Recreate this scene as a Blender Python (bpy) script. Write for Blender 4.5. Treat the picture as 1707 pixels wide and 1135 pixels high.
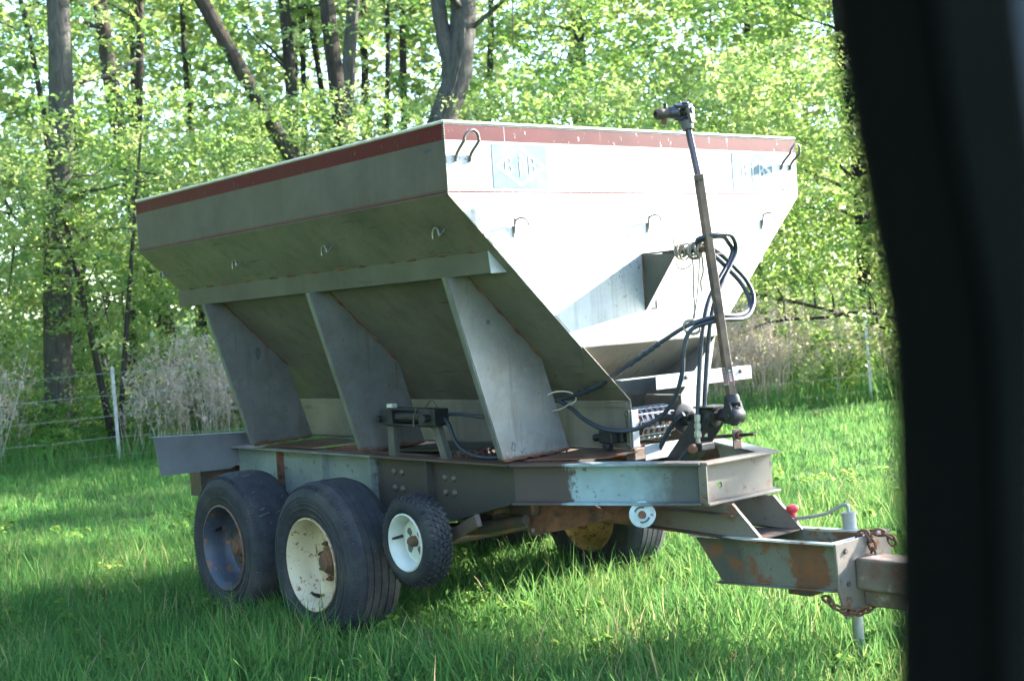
import bpy, bmesh, math, random
import numpy as np
from mathutils import Vector, Matrix, Euler
R_ = math.radians
for o in list(bpy.data.objects): bpy.data.objects.remove(o, do_unlink=True)
SC = bpy.context.scene
COL = SC.collection
rng = np.random.default_rng(7)
random.seed(7)

# ------------------------------------------------------------------ camera
CAM = np.array([5.09074, -5.11939, 1.76527])
YAW, PITCH, ROLL, FPX = 0.88595, -0.0177, -0.06773, 2246.87
cy_, sy_, cp_, sp_ = math.cos(YAW), math.sin(YAW), math.cos(PITCH), math.sin(PITCH)
FWD = np.array([-sy_*cp_, cy_*cp_, sp_])
RT0 = np.array([cy_, sy_, 0.0]); UP0 = np.cross(RT0, FWD)
RIGHT = math.cos(ROLL)*RT0 + math.sin(ROLL)*UP0
UP = -math.sin(ROLL)*RT0 + math.cos(ROLL)*UP0
cd = bpy.data.cameras.new('camera')
cam = bpy.data.objects.new('camera', cd); COL.objects.link(cam)
m = Matrix.Identity(4)
for i in range(3):
    m[i][0], m[i][1], m[i][2], m[i][3] = RIGHT[i], UP[i], -FWD[i], CAM[i]
cam.matrix_world = m
cd.sensor_width = 36.0
cd.lens = 36.0*FPX/1707.0
cd.clip_start = 0.02; cd.clip_end = 600
cd.dof.use_dof = True; cd.dof.focus_distance = 7.2; cd.dof.aperture_fstop = 3.8
SC.camera = cam

# ------------------------------------------------------------------ world, sun, exposure
SUN_AZ = math.atan2(0.968, 0.25)      # direction towards the sun, from +X towards +Y
SUN_EL = R_(24)
w = bpy.data.worlds.new('World'); SC.world = w; w.use_nodes = True
nt = w.node_tree; nt.nodes.clear()
sky = nt.nodes.new('ShaderNodeTexSky'); sky.sky_type = 'NISHITA'; sky.sun_disc = False
sky.sun_elevation = SUN_EL; sky.sun_rotation = math.pi/2 - SUN_AZ
sky.air_density = 1.0; sky.dust_density = 0.6; sky.ozone_density = 2.5
bg = nt.nodes.new('ShaderNodeBackground'); bg.inputs['Strength'].default_value = 0.135
wo = nt.nodes.new('ShaderNodeOutputWorld')
nt.links.new(sky.outputs[0], bg.inputs[0]); nt.links.new(bg.outputs[0], wo.inputs[0])
sl = bpy.data.lights.new('sun', 'SUN'); sl.energy = 4.8; sl.angle = R_(0.53); sl.color = (1.0, 0.95, 0.86)
so = bpy.data.objects.new('sun', sl); COL.objects.link(so)
SV = Vector((math.cos(SUN_AZ)*math.cos(SUN_EL), math.sin(SUN_AZ)*math.cos(SUN_EL), math.sin(SUN_EL)))
so.rotation_euler = SV.to_track_quat('Z', 'Y').to_euler()
so.location = (20, 16, 15)
SC.view_settings.view_transform = 'Standard'; SC.view_settings.look = 'None'
SC.view_settings.gamma = 1.0; SC.view_settings.use_curve_mapping = False
SC.view_settings.exposure = 3.0
SC.cycles.use_denoising = True
SC.cycles.max_bounces = 8; SC.cycles.diffuse_bounces = 6; SC.cycles.glossy_bounces = 2
SC.cycles.transmission_bounces = 6; SC.cycles.transparent_max_bounces = 4
SC.cycles.sample_clamp_indirect = 6.0
SC.cycles.use_light_tree = False
SC.cycles.caustics_reflective = False; SC.cycles.caustics_refractive = False
SC.cycles.use_adaptive_sampling = True; SC.cycles.adaptive_threshold = 0.03

# ------------------------------------------------------------------ materials
def lin(c): return (c[0], c[1], c[2], 1.0)
class MatB:
    def __init__(s, name):
        s.m = bpy.data.materials.new(name); s.m.use_nodes = True
        s.nt = s.m.node_tree; s.nt.nodes.clear()
        s.out = s.n('ShaderNodeOutputMaterial')
        s.tc = s.n('ShaderNodeTexCoord')
    def n(s, t, **k):
        x = s.nt.nodes.new(t)
        for a, b in k.items(): setattr(x, a, b)
        return x
    def l(s, a, b): s.nt.links.new(a, b)
    def noise(s, scale=5, detail=4, rough=.6, stretch=(1,1,1), loc=(0,0,0), dist=0.0):
        mp = s.n('ShaderNodeMapping'); mp.inputs['Scale'].default_value = stretch; mp.inputs['Location'].default_value = loc
        s.l(s.tc.outputs['Object'], mp.inputs[0])
        no = s.n('ShaderNodeTexNoise'); no.inputs['Scale'].default_value = scale
        no.inputs['Detail'].default_value = detail; no.inputs['Roughness'].default_value = rough
        no.inputs['Distortion'].default_value = dist
        s.l(mp.outputs[0], no.inputs['Vector']); return no.outputs['Fac']
    def ramp(s, v, lo, hi):
        r = s.n('ShaderNodeMapRange'); r.inputs[1].default_value = lo; r.inputs[2].default_value = hi
        s.l(v, r.inputs[0]); return r.outputs[0]
    def math(s, op, a, b=None):
        x = s.n('ShaderNodeMath'); x.operation = op
        for i, v in enumerate((a, b)):
            if v is None: continue
            if isinstance(v, (int, float)): x.inputs[i].default_value = v
            else: s.l(v, x.inputs[i])
        return x.outputs[0]
    def mix(s, f, a, b):
        x = s.n('ShaderNodeMix'); x.data_type = 'RGBA'
        for sock, v in ((x.inputs[0], f), (x.inputs[6], a), (x.inputs[7], b)):
            if isinstance(v, (int, float)): sock.default_value = v
            elif isinstance(v, tuple): sock.default_value = lin(v)
            else: s.l(v, sock)
        return x.outputs[2]
    def xyz(s):
        x = s.n('ShaderNodeSeparateXYZ'); s.l(s.tc.outputs['Object'], x.inputs[0]); return x.outputs
    def band(s, v, a, b, e=0.0005):
        return s.math('MULTIPLY', s.ramp(v, a-e, a+e), s.ramp(v, b+e, b-e))
    def finish(s, col, rough=.5, metal=0.0, bump=None, spec=.5):
        p = s.n('ShaderNodeBsdfPrincipled')
        for sock, v in ((p.inputs['Base Color'], col), (p.inputs['Roughness'], rough), (p.inputs['Metallic'], metal)):
            if isinstance(v, (int, float)): sock.default_value = v
            elif isinstance(v, tuple): sock.default_value = lin(v)
            else: s.l(v, sock)
        p.inputs['Specular IOR Level'].default_value = spec
        if bump is not None:
            b = s.n('ShaderNodeBump'); b.inputs['Strength'].default_value = bump[1]; b.inputs['Distance'].default_value = bump[2] if len(bump) > 2 else .01
            s.l(bump[0], b.inputs['Height']); s.l(b.outputs[0], p.inputs['Normal'])
        s.l(p.outputs[0], s.out.inputs[0]); return s.m

def simple(name, col, rough=.5, metal=0.0, var=.25, scale=8, spots=(), bump=0.0, spec=.5):
    b = MatB(name)
    n1 = b.noise(scale, 5)
    c = b.mix(b.ramp(n1, .3, .7), tuple(x*(1-var) for x in col), tuple(min(1, x*(1+var)) for x in col))
    for i, (sc, sscale, lo, hi) in enumerate(spots):
        c = b.mix(b.ramp(b.noise(sscale, 6, .65, loc=(i*3.1, i*1.7, 0)), lo, hi), c, sc)
    bm = (b.noise(scale*6, 5), bump, .004) if bump else None
    return b.finish(c, rough, metal, bm, spec)

RUST = (.17, .065, .028); DRUST = (.075, .04, .026)
M = {}
# weathered stainless hopper skin with painted stripes
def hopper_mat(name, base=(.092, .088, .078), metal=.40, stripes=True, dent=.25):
    b = MatB(name); x, y, z = b.xyz()
    c = b.mix(b.ramp(b.noise(2.2, 6, .65), .3, .72), tuple(v*.74 for v in base), tuple(v*1.2 for v in base))
    c = b.mix(b.math('MULTIPLY', b.ramp(b.noise(.9, 5, .7, loc=(1, 3, 2)), .5, .72), .45), c, tuple(v*w for v, w in zip(base, (1.25, 1.12, .9))))
    c = b.mix(b.math('MULTIPLY', b.ramp(b.noise(9, 5, .7, stretch=(1, 1, .06)), .5, .72), .5), c, (.12, .11, .09))
    c = b.mix(b.math('MULTIPLY', b.math('MULTIPLY', b.ramp(b.noise(60, 4, .65), .58, .66), b.ramp(b.noise(1.3, 3, .6, loc=(2, 0, 0)), .45, .62)), .75), c, (.09, .06, .04))
    c = b.mix(b.math('MULTIPLY', b.ramp(b.noise(25, 4, .6, stretch=(.08, 1, 1), loc=(4, 2, 1)), .64, .70), .55), c, (.07, .07, .065))
    met = b.math('MULTIPLY', b.ramp(b.noise(3, 3), .2, .8), metal)
    met = b.math('ADD', met, metal*.5)
    if stripes:
        sb = b.math('ADD', b.band(z, 2.617, 2.691), b.math('ADD', b.band(z, 2.3685, 2.3755), b.band(z, 2.3800, 2.3825)))
        wear = b.ramp(b.noise(34, 6, .7, stretch=(1, 1, .35)), .66, .62)
        scr = b.ramp(b.noise(14, 3, .5, stretch=(1, 2.2, .12), loc=(8, 1, 3), dist=2.0), .735, .72)
        sb = b.math('MULTIPLY', sb, b.math('MULTIPLY', wear, scr))
        red = b.mix(b.ramp(b.noise(5, 4), .3, .7), (.058, .0015, .004), (.080, .003, .007))
        c = b.mix(sb, c, red)
        met = b.math('MULTIPLY', met, b.math('SUBTRACT', 1.0, sb))
    rgh = b.ramp(b.noise(5, 5), 0, 1)
    rr = b.n('ShaderNodeMapRange'); rr.inputs[3].default_value = .38; rr.inputs[4].default_value = .62
    b.l(rgh, rr.inputs[0])
    return b.finish(c, rr.outputs[0], met, (b.noise(1.6, 3), dent, .03), .2)
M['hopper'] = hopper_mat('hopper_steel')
M['hopper_front'] = hopper_mat('skylit_front_steel', (.40, .42, .43), .4, True, .08)  # same steel as the sides; bright sky on the face painted in as lighter base
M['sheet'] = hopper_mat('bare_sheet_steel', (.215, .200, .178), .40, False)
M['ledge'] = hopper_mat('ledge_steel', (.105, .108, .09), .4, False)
def gusset_mat():
    b = MatB('gusset_steel'); x, y, z = b.xyz()
    c = b.mix(b.ramp(b.noise(2.6, 6, .7), .32, .7), (.175, .18, .185), (.29, .295, .29))
    c = b.mix(b.math('MULTIPLY', b.ramp(b.noise(5, 6, .75), .5, .68), .6), c, (.20, .175, .145))
    c = b.mix(b.math('MULTIPLY', b.ramp(b.noise(14, 5, .7, stretch=(1, 1, .1), loc=(3, 1, 0)), .56, .70), .45), c, (.115, .10, .085))
    c = b.mix(b.math('MULTIPLY', b.ramp(b.noise(3, 6, .8, loc=(7, 2, 5)), .58, .66), .5), c, (.33, .33, .32))
    low = b.math('ADD', b.ramp(z, 1.10, 1.0), b.math('MULTIPLY', b.noise(16, 6, .7), .9))
    c = b.mix(b.math('MULTIPLY', b.ramp(low, .95, 1.25), .85), c, RUST)
    c = b.mix(b.ramp(b.noise(40, 3), .70, .74), c, DRUST)
    return b.finish(c, .48, .6, (b.noise(2, 4), .2, .02))
M['gusset'] = gusset_mat()
M['wing'] = simple('wing_plate_steel', (.19, .20, .215), .5, .4, .2, 3, [((.20, .17, .14), 6, .6, .75)])
# frame paint, grime and rust, with hand-placed worn stretches along x
def frame_mat(name, zones, paint=(.175, .215, .195), rust_lo=.56, rust_amt=1.0):
    b = MatB(name); x, y, z = b.xyz()
    c = b.mix(b.ramp(b.noise(4, 5), .3, .7), tuple(v*.8 for v in paint), tuple(v*1.12 for v in paint))
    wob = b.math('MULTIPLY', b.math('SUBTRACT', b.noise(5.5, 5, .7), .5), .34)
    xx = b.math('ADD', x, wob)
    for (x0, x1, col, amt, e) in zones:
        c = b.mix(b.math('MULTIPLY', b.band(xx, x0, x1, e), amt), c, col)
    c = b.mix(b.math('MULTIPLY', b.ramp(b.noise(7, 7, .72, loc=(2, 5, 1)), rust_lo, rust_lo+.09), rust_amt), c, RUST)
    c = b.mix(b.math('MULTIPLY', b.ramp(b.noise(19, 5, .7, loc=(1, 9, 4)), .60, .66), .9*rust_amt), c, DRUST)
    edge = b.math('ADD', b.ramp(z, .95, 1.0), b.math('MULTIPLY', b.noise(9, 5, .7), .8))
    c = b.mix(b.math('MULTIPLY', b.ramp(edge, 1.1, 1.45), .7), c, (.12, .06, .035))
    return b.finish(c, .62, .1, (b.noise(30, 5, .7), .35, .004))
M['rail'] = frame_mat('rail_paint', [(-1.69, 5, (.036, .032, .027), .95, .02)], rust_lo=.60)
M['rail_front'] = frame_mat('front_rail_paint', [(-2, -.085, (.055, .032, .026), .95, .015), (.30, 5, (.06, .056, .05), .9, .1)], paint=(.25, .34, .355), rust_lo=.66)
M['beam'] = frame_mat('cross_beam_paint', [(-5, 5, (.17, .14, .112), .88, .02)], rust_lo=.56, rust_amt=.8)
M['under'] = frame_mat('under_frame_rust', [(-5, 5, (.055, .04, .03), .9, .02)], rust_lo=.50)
M['tongue'] = frame_mat('tongue_paint', [(.2, .72, (.06, .062, .052), .9, .06), (.98, 1.19, (.13, .055, .028), .95, .012)], paint=(.15, .15, .12), rust_lo=.53)
M['plate'] = frame_mat('hitch_plate', [(-5, 5, (.17, .135, .108), .85, .02)], paint=(.26, .26, .24), rust_lo=.54)
M['sunlit_flange'] = simple('sunlit_flange_steel', (.42, .41, .37), .55, .1, .2, 9, [((.16, .085, .05), 8, .54, .66)])  # sun on the tongue tops painted in as a pale base; the spots are rust
M['drawbar'] = simple('rusty_drawbar', (.15, .115, .09), .7, .15, .3, 7, [((.14, .06, .035), 6, .5, .62), ((.26, .23, .2), 11, .58, .68)], .3)
M['rust'] = simple('rust', (.15, .065, .034), .85, 0, .35, 14, [((.06, .034, .024), 9, .5, .62), ((.26, .11, .045), 22, .62, .7)], .5)
M['bolt'] = simple('grimy_bolt', (.10, .085, .072), .6, .3, .3, 20)
def tyre_mat(name, base):
    b = MatB(name)
    c = b.mix(b.ramp(b.noise(12, 6, .7), .3, .72), tuple(v*.65 for v in base), tuple(v*1.5 for v in base))
    c = b.mix(b.math('MULTIPLY', b.ramp(b.noise(4, 6, .7, loc=(3, 3, 3)), .48, .66), .6), c, (.075, .07, .06))
    c = b.mix(b.ramp(b.noise(90, 2, .5), .70, .76), c, (.16, .16, .15))
    return b.finish(c, .78, 0, (b.noise(70, 5, .7), .45, .004), .35)
M['tyre'] = tyre_mat('tyre_rubber', (.026, .029, .035))
M['tyre_new'] = tyre_mat('newer_tyre_rubber', (.017, .020, .025))
def rim_mat(name, base, rust=.62, edge=None):
    b = MatB(name)
    c = b.mix(b.ramp(b.noise(5, 5), .3, .7), tuple(v*.85 for v in base), tuple(min(1, v*1.08) for v in base))
    c = b.mix(b.ramp(b.noise(16, 7, .72), rust, rust+.05), c, (.21, .085, .032))
    c = b.mix(b.ramp(b.noise(30, 5, .7, loc=(7, 7, 1)), rust+.04, rust+.08), c, DRUST)
    if edge:
        sx = b.xyz(); r = b.math('SQRT', b.math('ADD', b.math('MULTIPLY', sx[0], sx[0]), b.math('MULTIPLY', sx[2], sx[2])))
        e = b.math('ADD', b.ramp(r, edge-.012, edge+.004), b.math('MULTIPLY', b.noise(28, 5, .7), .9))
        c = b.mix(b.math('MULTIPLY', b.ramp(e, 1.25, 1.5), .85), c, (.24, .12, .07))
        e2 = b.math('ADD', b.ramp(r, .15, .11), b.math('MULTIPLY', b.noise(24, 5, .7), 1.0))
        c = b.mix(b.math('MULTIPLY', b.ramp(e2, 1.25, 1.5), .9), c, (.16, .07, .03))
    return b.finish(c, .48, 0, (b.noise(24, 4), .2, .003))
M['rim_cream'] = rim_mat('cream_rim_paint', (.56, .48, .32), .57, .262)
M['rim_dark'] = rim_mat('dark_blue_rim_paint', (.045, .06, .085), .56, .262)
M['rim_yellow'] = rim_mat('yellowed_rim_paint', (.42, .30, .10), .54, .262)
M['rim_white'] = rim_mat('white_rim_paint', (.56, .58, .53), .64)
M['hub'] = simple('hub_rust', (.13, .075, .05), .75, .2, .3, 18, [((.22, .10, .05), 12, .55, .65)], .4)
M['black_iron'] = simple('black_iron', (.022, .023, .026), .5, .3, .4, 14, [((.07, .06, .05), 9, .56, .68)], .25)
M['shaft_dark'] = simple('dark_shaft', (.05, .05, .06), .42, .6, .3, 10)
M['shaft_rust'] = simple('rusty_shaft', (.115, .078, .05), .66, .3, .35, 9, [((.04, .03, .025), 6, .5, .62)], .3)
M['hose'] = simple('hose_rubber', (.018, .026, .038), .48, 0, .3, 20, [((.07, .075, .075), 16, .6, .7)], .15)
M['fitting'] = simple('zinc_fitting', (.36, .36, .31), .42, .6, .3, 20, [((.2, .12, .06), 16, .6, .68)])
M['rope'] = simple('weathered_twine', (.25, .215, .165), .95, 0, .4, 60, bump=.6)
M['hook'] = simple('steel_hook', (.13, .125, .11), .5, .5, .3, 20, [((.18, .09, .045), 25, .58, .66)])
M['rimlip'] = simple('pale_rim_lip', (.48, .46, .38), .5, 0, .15, 10, [((.30, .06, .05), 30, .66, .70), ((.2, .12, .07), 40, .70, .74)])
M['whitesteel'] = simple('bright_white_steel', (.36, .38, .39), .5, .1, .12, 6, [((.36, .32, .27), 10, .62, .72)])
M['greysteel'] = simple('dull_grey_steel', (.09, .09, .08), .6, .2, .25, 6, [((.15, .11, .08), 9, .6, .7)])
M['decal_blue'] = simple('faded_decal_blue', (.150, .208, .216), .6, 0, .08, 9, [((.21, .245, .25), 6, .46, .62)], 0, .08)
M['decal_white'] = simple('decal_white', (.42, .46, .47), .6, 0, .05, 9, (), 0, .1)
M['tie_hook'] = simple('worn_bright_hook', (.22, .22, .20), .4, .6, .25, 20, [((.16, .08, .04), 25, .60, .68)])
M['ink'] = simple('decal_ink', (.08, .10, .10), .6)
M['sticker_red'] = simple('sticker_red', (.36, .03, .025), .5)
M['knob_red'] = simple('red_knob_plastic', (.62, .045, .06), .4)
M['galv'] = simple('galvanised_steel', (.30, .31, .29), .5, .5, .2, 15)
M['pulley'] = simple('pale_blue_pulley_paint', (.42, .50, .54), .5, .1, .2, 14, [((.18, .10, .06), 22, .6, .68)])
M['debris'] = simple('dead_leaf_litter', (.13, .06, .05), .95, 0, .6, 30)
M['chain_link'] = simple('apron_chain_steel', (.50, .52, .56), .35, .8, .2, 20)

# ------------------------------------------------------------------ geometry helpers
class MB:
    """collects vertices and faces; build() links them as one mesh object"""
    def __init__(s): s.v = []; s.f = []
    def add(s, v, f):
        k = len(s.v); s.v += [tuple(map(float, p)) for p in v]; s.f += [tuple(k+i for i in q) for q in f]; return s
    def box(s, a, b):
        (x0, y0, z0), (x1, y1, z1) = a, b
        return s.add([(x0,y0,z0),(x1,y0,z0),(x1,y1,z0),(x0,y1,z0),(x0,y0,z1),(x1,y0,z1),(x1,y1,z1),(x0,y1,z1)],
                     [(3,2,1,0),(4,5,6,7),(0,1,5,4),(1,2,6,5),(2,3,7,6),(3,0,4,7)])
    def prism(s, poly, off):
        """closed 3D polygon pushed along off"""
        P = [Vector(p) for p in poly]; o = Vector(off); n = len(P)
        f = [tuple(range(n-1, -1, -1)), tuple(range(n, 2*n))] + [(i, (i+1) % n, n+(i+1) % n, n+i) for i in range(n)]
        return s.add(P + [p+o for p in P], f)
    def tube(s, pts, r, n=8, caps=True, up=None):
        P = [Vector(p) for p in pts]; k = len(P)
        rr = [r]*k if isinstance(r, (int, float)) else list(r)
        T = [(P[min(i+1, k-1)]-P[max(i-1, 0)]).normalized() for i in range(k)]
        u = Vector(up) if up else (Vector((0,0,1)) if abs(T[0].z) < .9 else Vector((1,0,0)))
        vs = []
        for i in range(k):
            u = (u - T[i]*u.dot(T[i])).normalized(); w_ = T[i].cross(u)
            for j in range(n):
                a = 2*math.pi*j/n; vs.append(P[i] + (u*math.cos(a) + w_*math.sin(a))*rr[i])
        f = [(i*n+j, i*n+(j+1) % n, (i+1)*n+(j+1) % n, (i+1)*n+j) for i in range(k-1) for j in range(n)]
        if caps: f += [tuple(range(n-1, -1, -1)), tuple((k-1)*n+j for j in range(n))]
        return s.add(vs, f)
    def cyl(s, a, b, r, n=20): return s.tube([a, b], r, n)
    def lathe(s, prof, n=48, o=(0,0,0), ax=(0,1,0), close=False):
        """prof: (radius, distance along ax)"""
        ax = Vector(ax).normalized(); o = Vector(o)
        u = (Vector((0,0,1)) if abs(ax.z) < .9 else Vector((1,0,0))); u = (u-ax*u.dot(ax)).normalized(); w_ = ax.cross(u)
        vs = [o + ax*h + (u*math.cos(2*math.pi*j/n)+w_*math.sin(2*math.pi*j/n))*r for r, h in prof for j in range(n)]
        k = len(prof); f = [(i*n+j, i*n+(j+1) % n, ((i+1) % k)*n+(j+1) % n, ((i+1) % k)*n+j) for i in range(k if close else k-1) for j in range(n)]
        return s.add(vs, f)
    def build(s, name, mat, parent=None, bevel=0.0, smooth=None, loc=None, rot=None, solid=0.0):
        me = bpy.data.meshes.new(name); me.from_pydata(s.v, [], s.f); me.update()
        bm = bmesh.new(); bm.from_mesh(me); bmesh.ops.recalc_face_normals(bm, faces=bm.faces); bm.to_mesh(me); bm.free()
        if smooth is not None:
            me.polygons.foreach_set('use_smooth', [True]*len(me.polygons)); me.set_sharp_from_angle(angle=R_(smooth))
        me.materials.append(M[mat] if isinstance(mat, str) else mat)
        return place(me, name, parent, loc, rot, bevel, solid)
def place(me, name, parent=None, loc=None, rot=None, bevel=0.0, solid=0.0):
    o = bpy.data.objects.new(name, me); COL.objects.link(o)
    if name in ('twigs', 'paint_scribble', 'sticker_text', 'weld_bead'): o['kind'] = 'stuff'
    if loc is not None: o.location = loc
    if rot is not None: o.rotation_euler = rot
    if parent is not None:
        o.parent = parent
        if parent.get('_base') is not None: o.matrix_parent_inverse = Matrix.Translation(-parent.location)
    if solid:
        md = o.modifiers.new('sheet', 'SOLIDIFY'); md.thickness = solid; md.offset = 0
    if bevel:
        md = o.modifiers.new('bevel', 'BEVEL'); md.width = bevel; md.segments = 2; md.limit_method = 'ANGLE'; md.angle_limit = R_(40)
    return o
def tag(o, label=None, cat=None, group=None, kind=None):
    if label: o['label'] = label
    if cat: o['category'] = cat
    if group: o['group'] = group
    if kind: o['kind'] = kind
    return o
BASES = []
def thing(name, loc, label, cat, group=None):
    o = bpy.data.objects.new(name, None); COL.objects.link(o); o.location = loc; o.empty_display_size = .2
    o['_base'] = 1; BASES.append(o)
    return tag(o, label, cat, group)
def spline(pts, sub=6):
    P = [np.array(p, float) for p in pts]; P = [2*P[0]-P[1]] + P + [2*P[-1]-P[-2]]; out = []
    for i in range(1, len(P)-2):
        for k in range(sub):
            t = k/sub; a, b, c, d = P[i-1], P[i], P[i+1], P[i+2]
            out.append(.5*((2*b)+(-a+c)*t+(2*a-5*b+4*c-d)*t*t+(-a+3*b-3*c+d)*t**3))
    out.append(P[-2]); return [tuple(p) for p in out]

# ------------------------------------------------------------------ the spreader: hopper
SP = thing('fertilizer_spreader', (-1.5, 0, 0), 'weathered steel fertilizer spreader trailer with red striped hopper parked on the grass', 'trailer')
HW, ZT, ZB, HL = 1.294, 2.702, 2.363, 3.464
YF, ZF = .514, 1.588          # foot of the front face
YS, ZS = .19, 1.285           # foot of the slope, top of the skirt
def sheet(*polys):
    b = MB()
    for p in polys: b.add(p, [tuple(range(len(p)))])
    return b
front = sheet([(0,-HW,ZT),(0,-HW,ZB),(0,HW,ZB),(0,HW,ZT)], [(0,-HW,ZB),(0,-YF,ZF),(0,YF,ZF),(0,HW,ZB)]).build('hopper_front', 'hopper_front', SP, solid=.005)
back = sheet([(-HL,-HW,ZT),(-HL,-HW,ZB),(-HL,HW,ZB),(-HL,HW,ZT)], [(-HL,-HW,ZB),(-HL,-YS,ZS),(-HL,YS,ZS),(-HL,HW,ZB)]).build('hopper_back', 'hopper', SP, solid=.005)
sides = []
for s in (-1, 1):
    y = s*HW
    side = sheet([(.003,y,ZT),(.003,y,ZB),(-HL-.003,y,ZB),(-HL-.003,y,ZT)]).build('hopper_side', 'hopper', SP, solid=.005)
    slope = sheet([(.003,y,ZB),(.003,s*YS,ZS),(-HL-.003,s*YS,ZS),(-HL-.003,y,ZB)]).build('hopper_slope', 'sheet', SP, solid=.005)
    sk = sheet([(.003,s*YS,ZS-.004),(.003,s*YS,1.03),(-HL,s*YS,1.03),(-HL,s*YS,ZS-.004)]).build('conveyor_skirt', 'sheet', SP, solid=.005)
    MB().box((-HL,s*YS-.012,ZS-.035),(-.02,s*YS+.012,ZS-.012)).build('skirt_crease', 'sheet', sk)
    MB().box((-HL,min(s*YS,s*YS+s*.05),1.022),(.003,max(s*YS,s*YS+s*.05),1.029)).build('skirt_foot', 'ledge', sk)
    sides.append((side, slope, sk))
# underside of the front face, folded back to the conveyor mouth
sheet([(.0,-YF,ZF-.003),(-.26,-.27,1.372),(-.26,.27,1.372),(.0,YF,ZF-.003)]).build('front_fold', 'sheet', SP, solid=.005)
sheet([(-.26,-.27,1.37),(-.26,-.19,1.29),(-.30,-.19,1.18),(-.30,.19,1.18),(-.26,.19,1.29),(-.26,.27,1.37)]).build('conveyor_gate', 'greysteel', SP, solid=.006)
# rolled rim lip round the top
lip = MB()
t_ = .009
lip.tube([(0,-HW,ZT),(0,HW,ZT)], t_, 8); lip.tube([(-HL,-HW,ZT),(-HL,HW,ZT)], t_, 8)
lip.tube([(-HL,-HW,ZT),(0,-HW,ZT)], t_, 8); lip.tube([(-HL,HW,ZT),(0,HW,ZT)], t_, 8)
lip.build('rim_lip', 'rimlip', SP, smooth=50)
# corner weld bead
bd = MB()
for z in np.arange(ZB, ZT, .011):
    bd.lathe([(0,-.0065),(.006,-.004),(.0075,0),(.006,.004),(0,.0065)], 6, (0.002,-HW-.001,z), (0,0,1))
bd.build('weld_bead', 'ledge', front, smooth=60)
# ledge along each slope
for s in (-1, 1):
    lg = MB().prism([(-.067,s*1.022,2.094),(-.067,s*1.012,1.985),(-.067,s*1.006,1.985),(-.067,s*1.014,2.090)], (-HL+.02,0,0))
    lg.prism([(-.067,s*1.010,1.985),(-.067,s*.918,1.985),(-.067,s*.918,1.991),(-.067,s*1.010,1.991)], (-HL+.02,0,0))
    L = lg.build('ledge', 'ledge', sides[0 if s < 0 else 1][1])
    MB().prism([(-.062,s*1.022,2.094),(-.062,s*1.012,1.983),(-.062,s*.912,1.985)], (-.006,0,0)).build('ledge_end_plate', 'whitesteel', sides[0 if s < 0 else 1][1])
    wb = MB()
    r0 = random.Random(3)
    x = -.15
    while x > -3.4:
        ln = r0.uniform(.05,.12)
        wb.tube([(x,s*1.026,2.097),(x-ln*.5,s*1.030,2.099),(x-ln,s*1.026,2.097)], [.004,.008,.004], 6); x -= ln+r0.uniform(.09,.26)
    tag(wb.build('stitch_weld', 'rust', sides[0 if s < 0 else 1][1], smooth=60), kind='stuff')
# gussets
for s in (-1, 1):
    for gi, gx in enumerate((-.39, -1.735, -3.075)):
        poly = [(gx,s*1.045,1.984),(gx,s*.925,1.984),(gx,s*.915,1.99),(gx,s*.455,1.54),(gx,s*.30,1.03),(gx,s*.755,1.018)]
        g = MB().prism(poly, (.006,0,0)).build('gusset', 'gusset', SP)
        e0, e1 = Vector((gx,s*1.045,1.984)), Vector((gx,s*.755,1.018))
        MB().prism([e0+Vector((0,-s*.001,0)), e1+Vector((0,-s*.001,0)), e1+Vector((0,s*.005,0)), e0+Vector((0,s*.005,0))], (-.034,0,0)).build('gusset_lip', 'gusset', g)
        a = Vector((gx+.007,s*.915,1.99)); b_ = Vector((gx+.007,s*.455,1.54))
        MB().tube([a.lerp(b_,k/12)+Vector((0,0,.003*math.sin(k*2.1))) for k in range(13)], [.004+.003*((k*7)%3) for k in range(13)], 6).build('weld', 'rust', g, smooth=60)
        MB().tube([(gx+.008,s*(.30+.455*k/14),1.029-.011*k/14+.002*math.sin(k*2.3)) for k in range(15)], [.003+.003*((k*5)%3) for k in range(15)], 6).build('weld', 'rust', g, smooth=60)
        if s < 0:
            hp = {0:(-.80,1.745,.013,1), 2:(-.68,1.63,.035,.6)}.get(gi)
            if hp:
                if gi == 0:
                    MB().lathe([(0,.0),(hp[2],.0),(hp[2],.0012),(0,.0012)], 16, (gx+.0062,hp[0],hp[1]), (1,0,0)).build('bolt_hole', 'ink', g)
                else:
                    q = random.Random(5)
                    ring = [(gx+.0065, hp[0]+math.cos(a_)*hp[2]*.6*q.uniform(.7,1.25), hp[1]+math.sin(a_)*hp[2]*1.3*q.uniform(.75,1.2)) for a_ in np.linspace(0,2*math.pi,15)[:-1]]
                    MB().prism(ring, (.0015,0,0)).build('burn_hole', 'ink', g)
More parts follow.
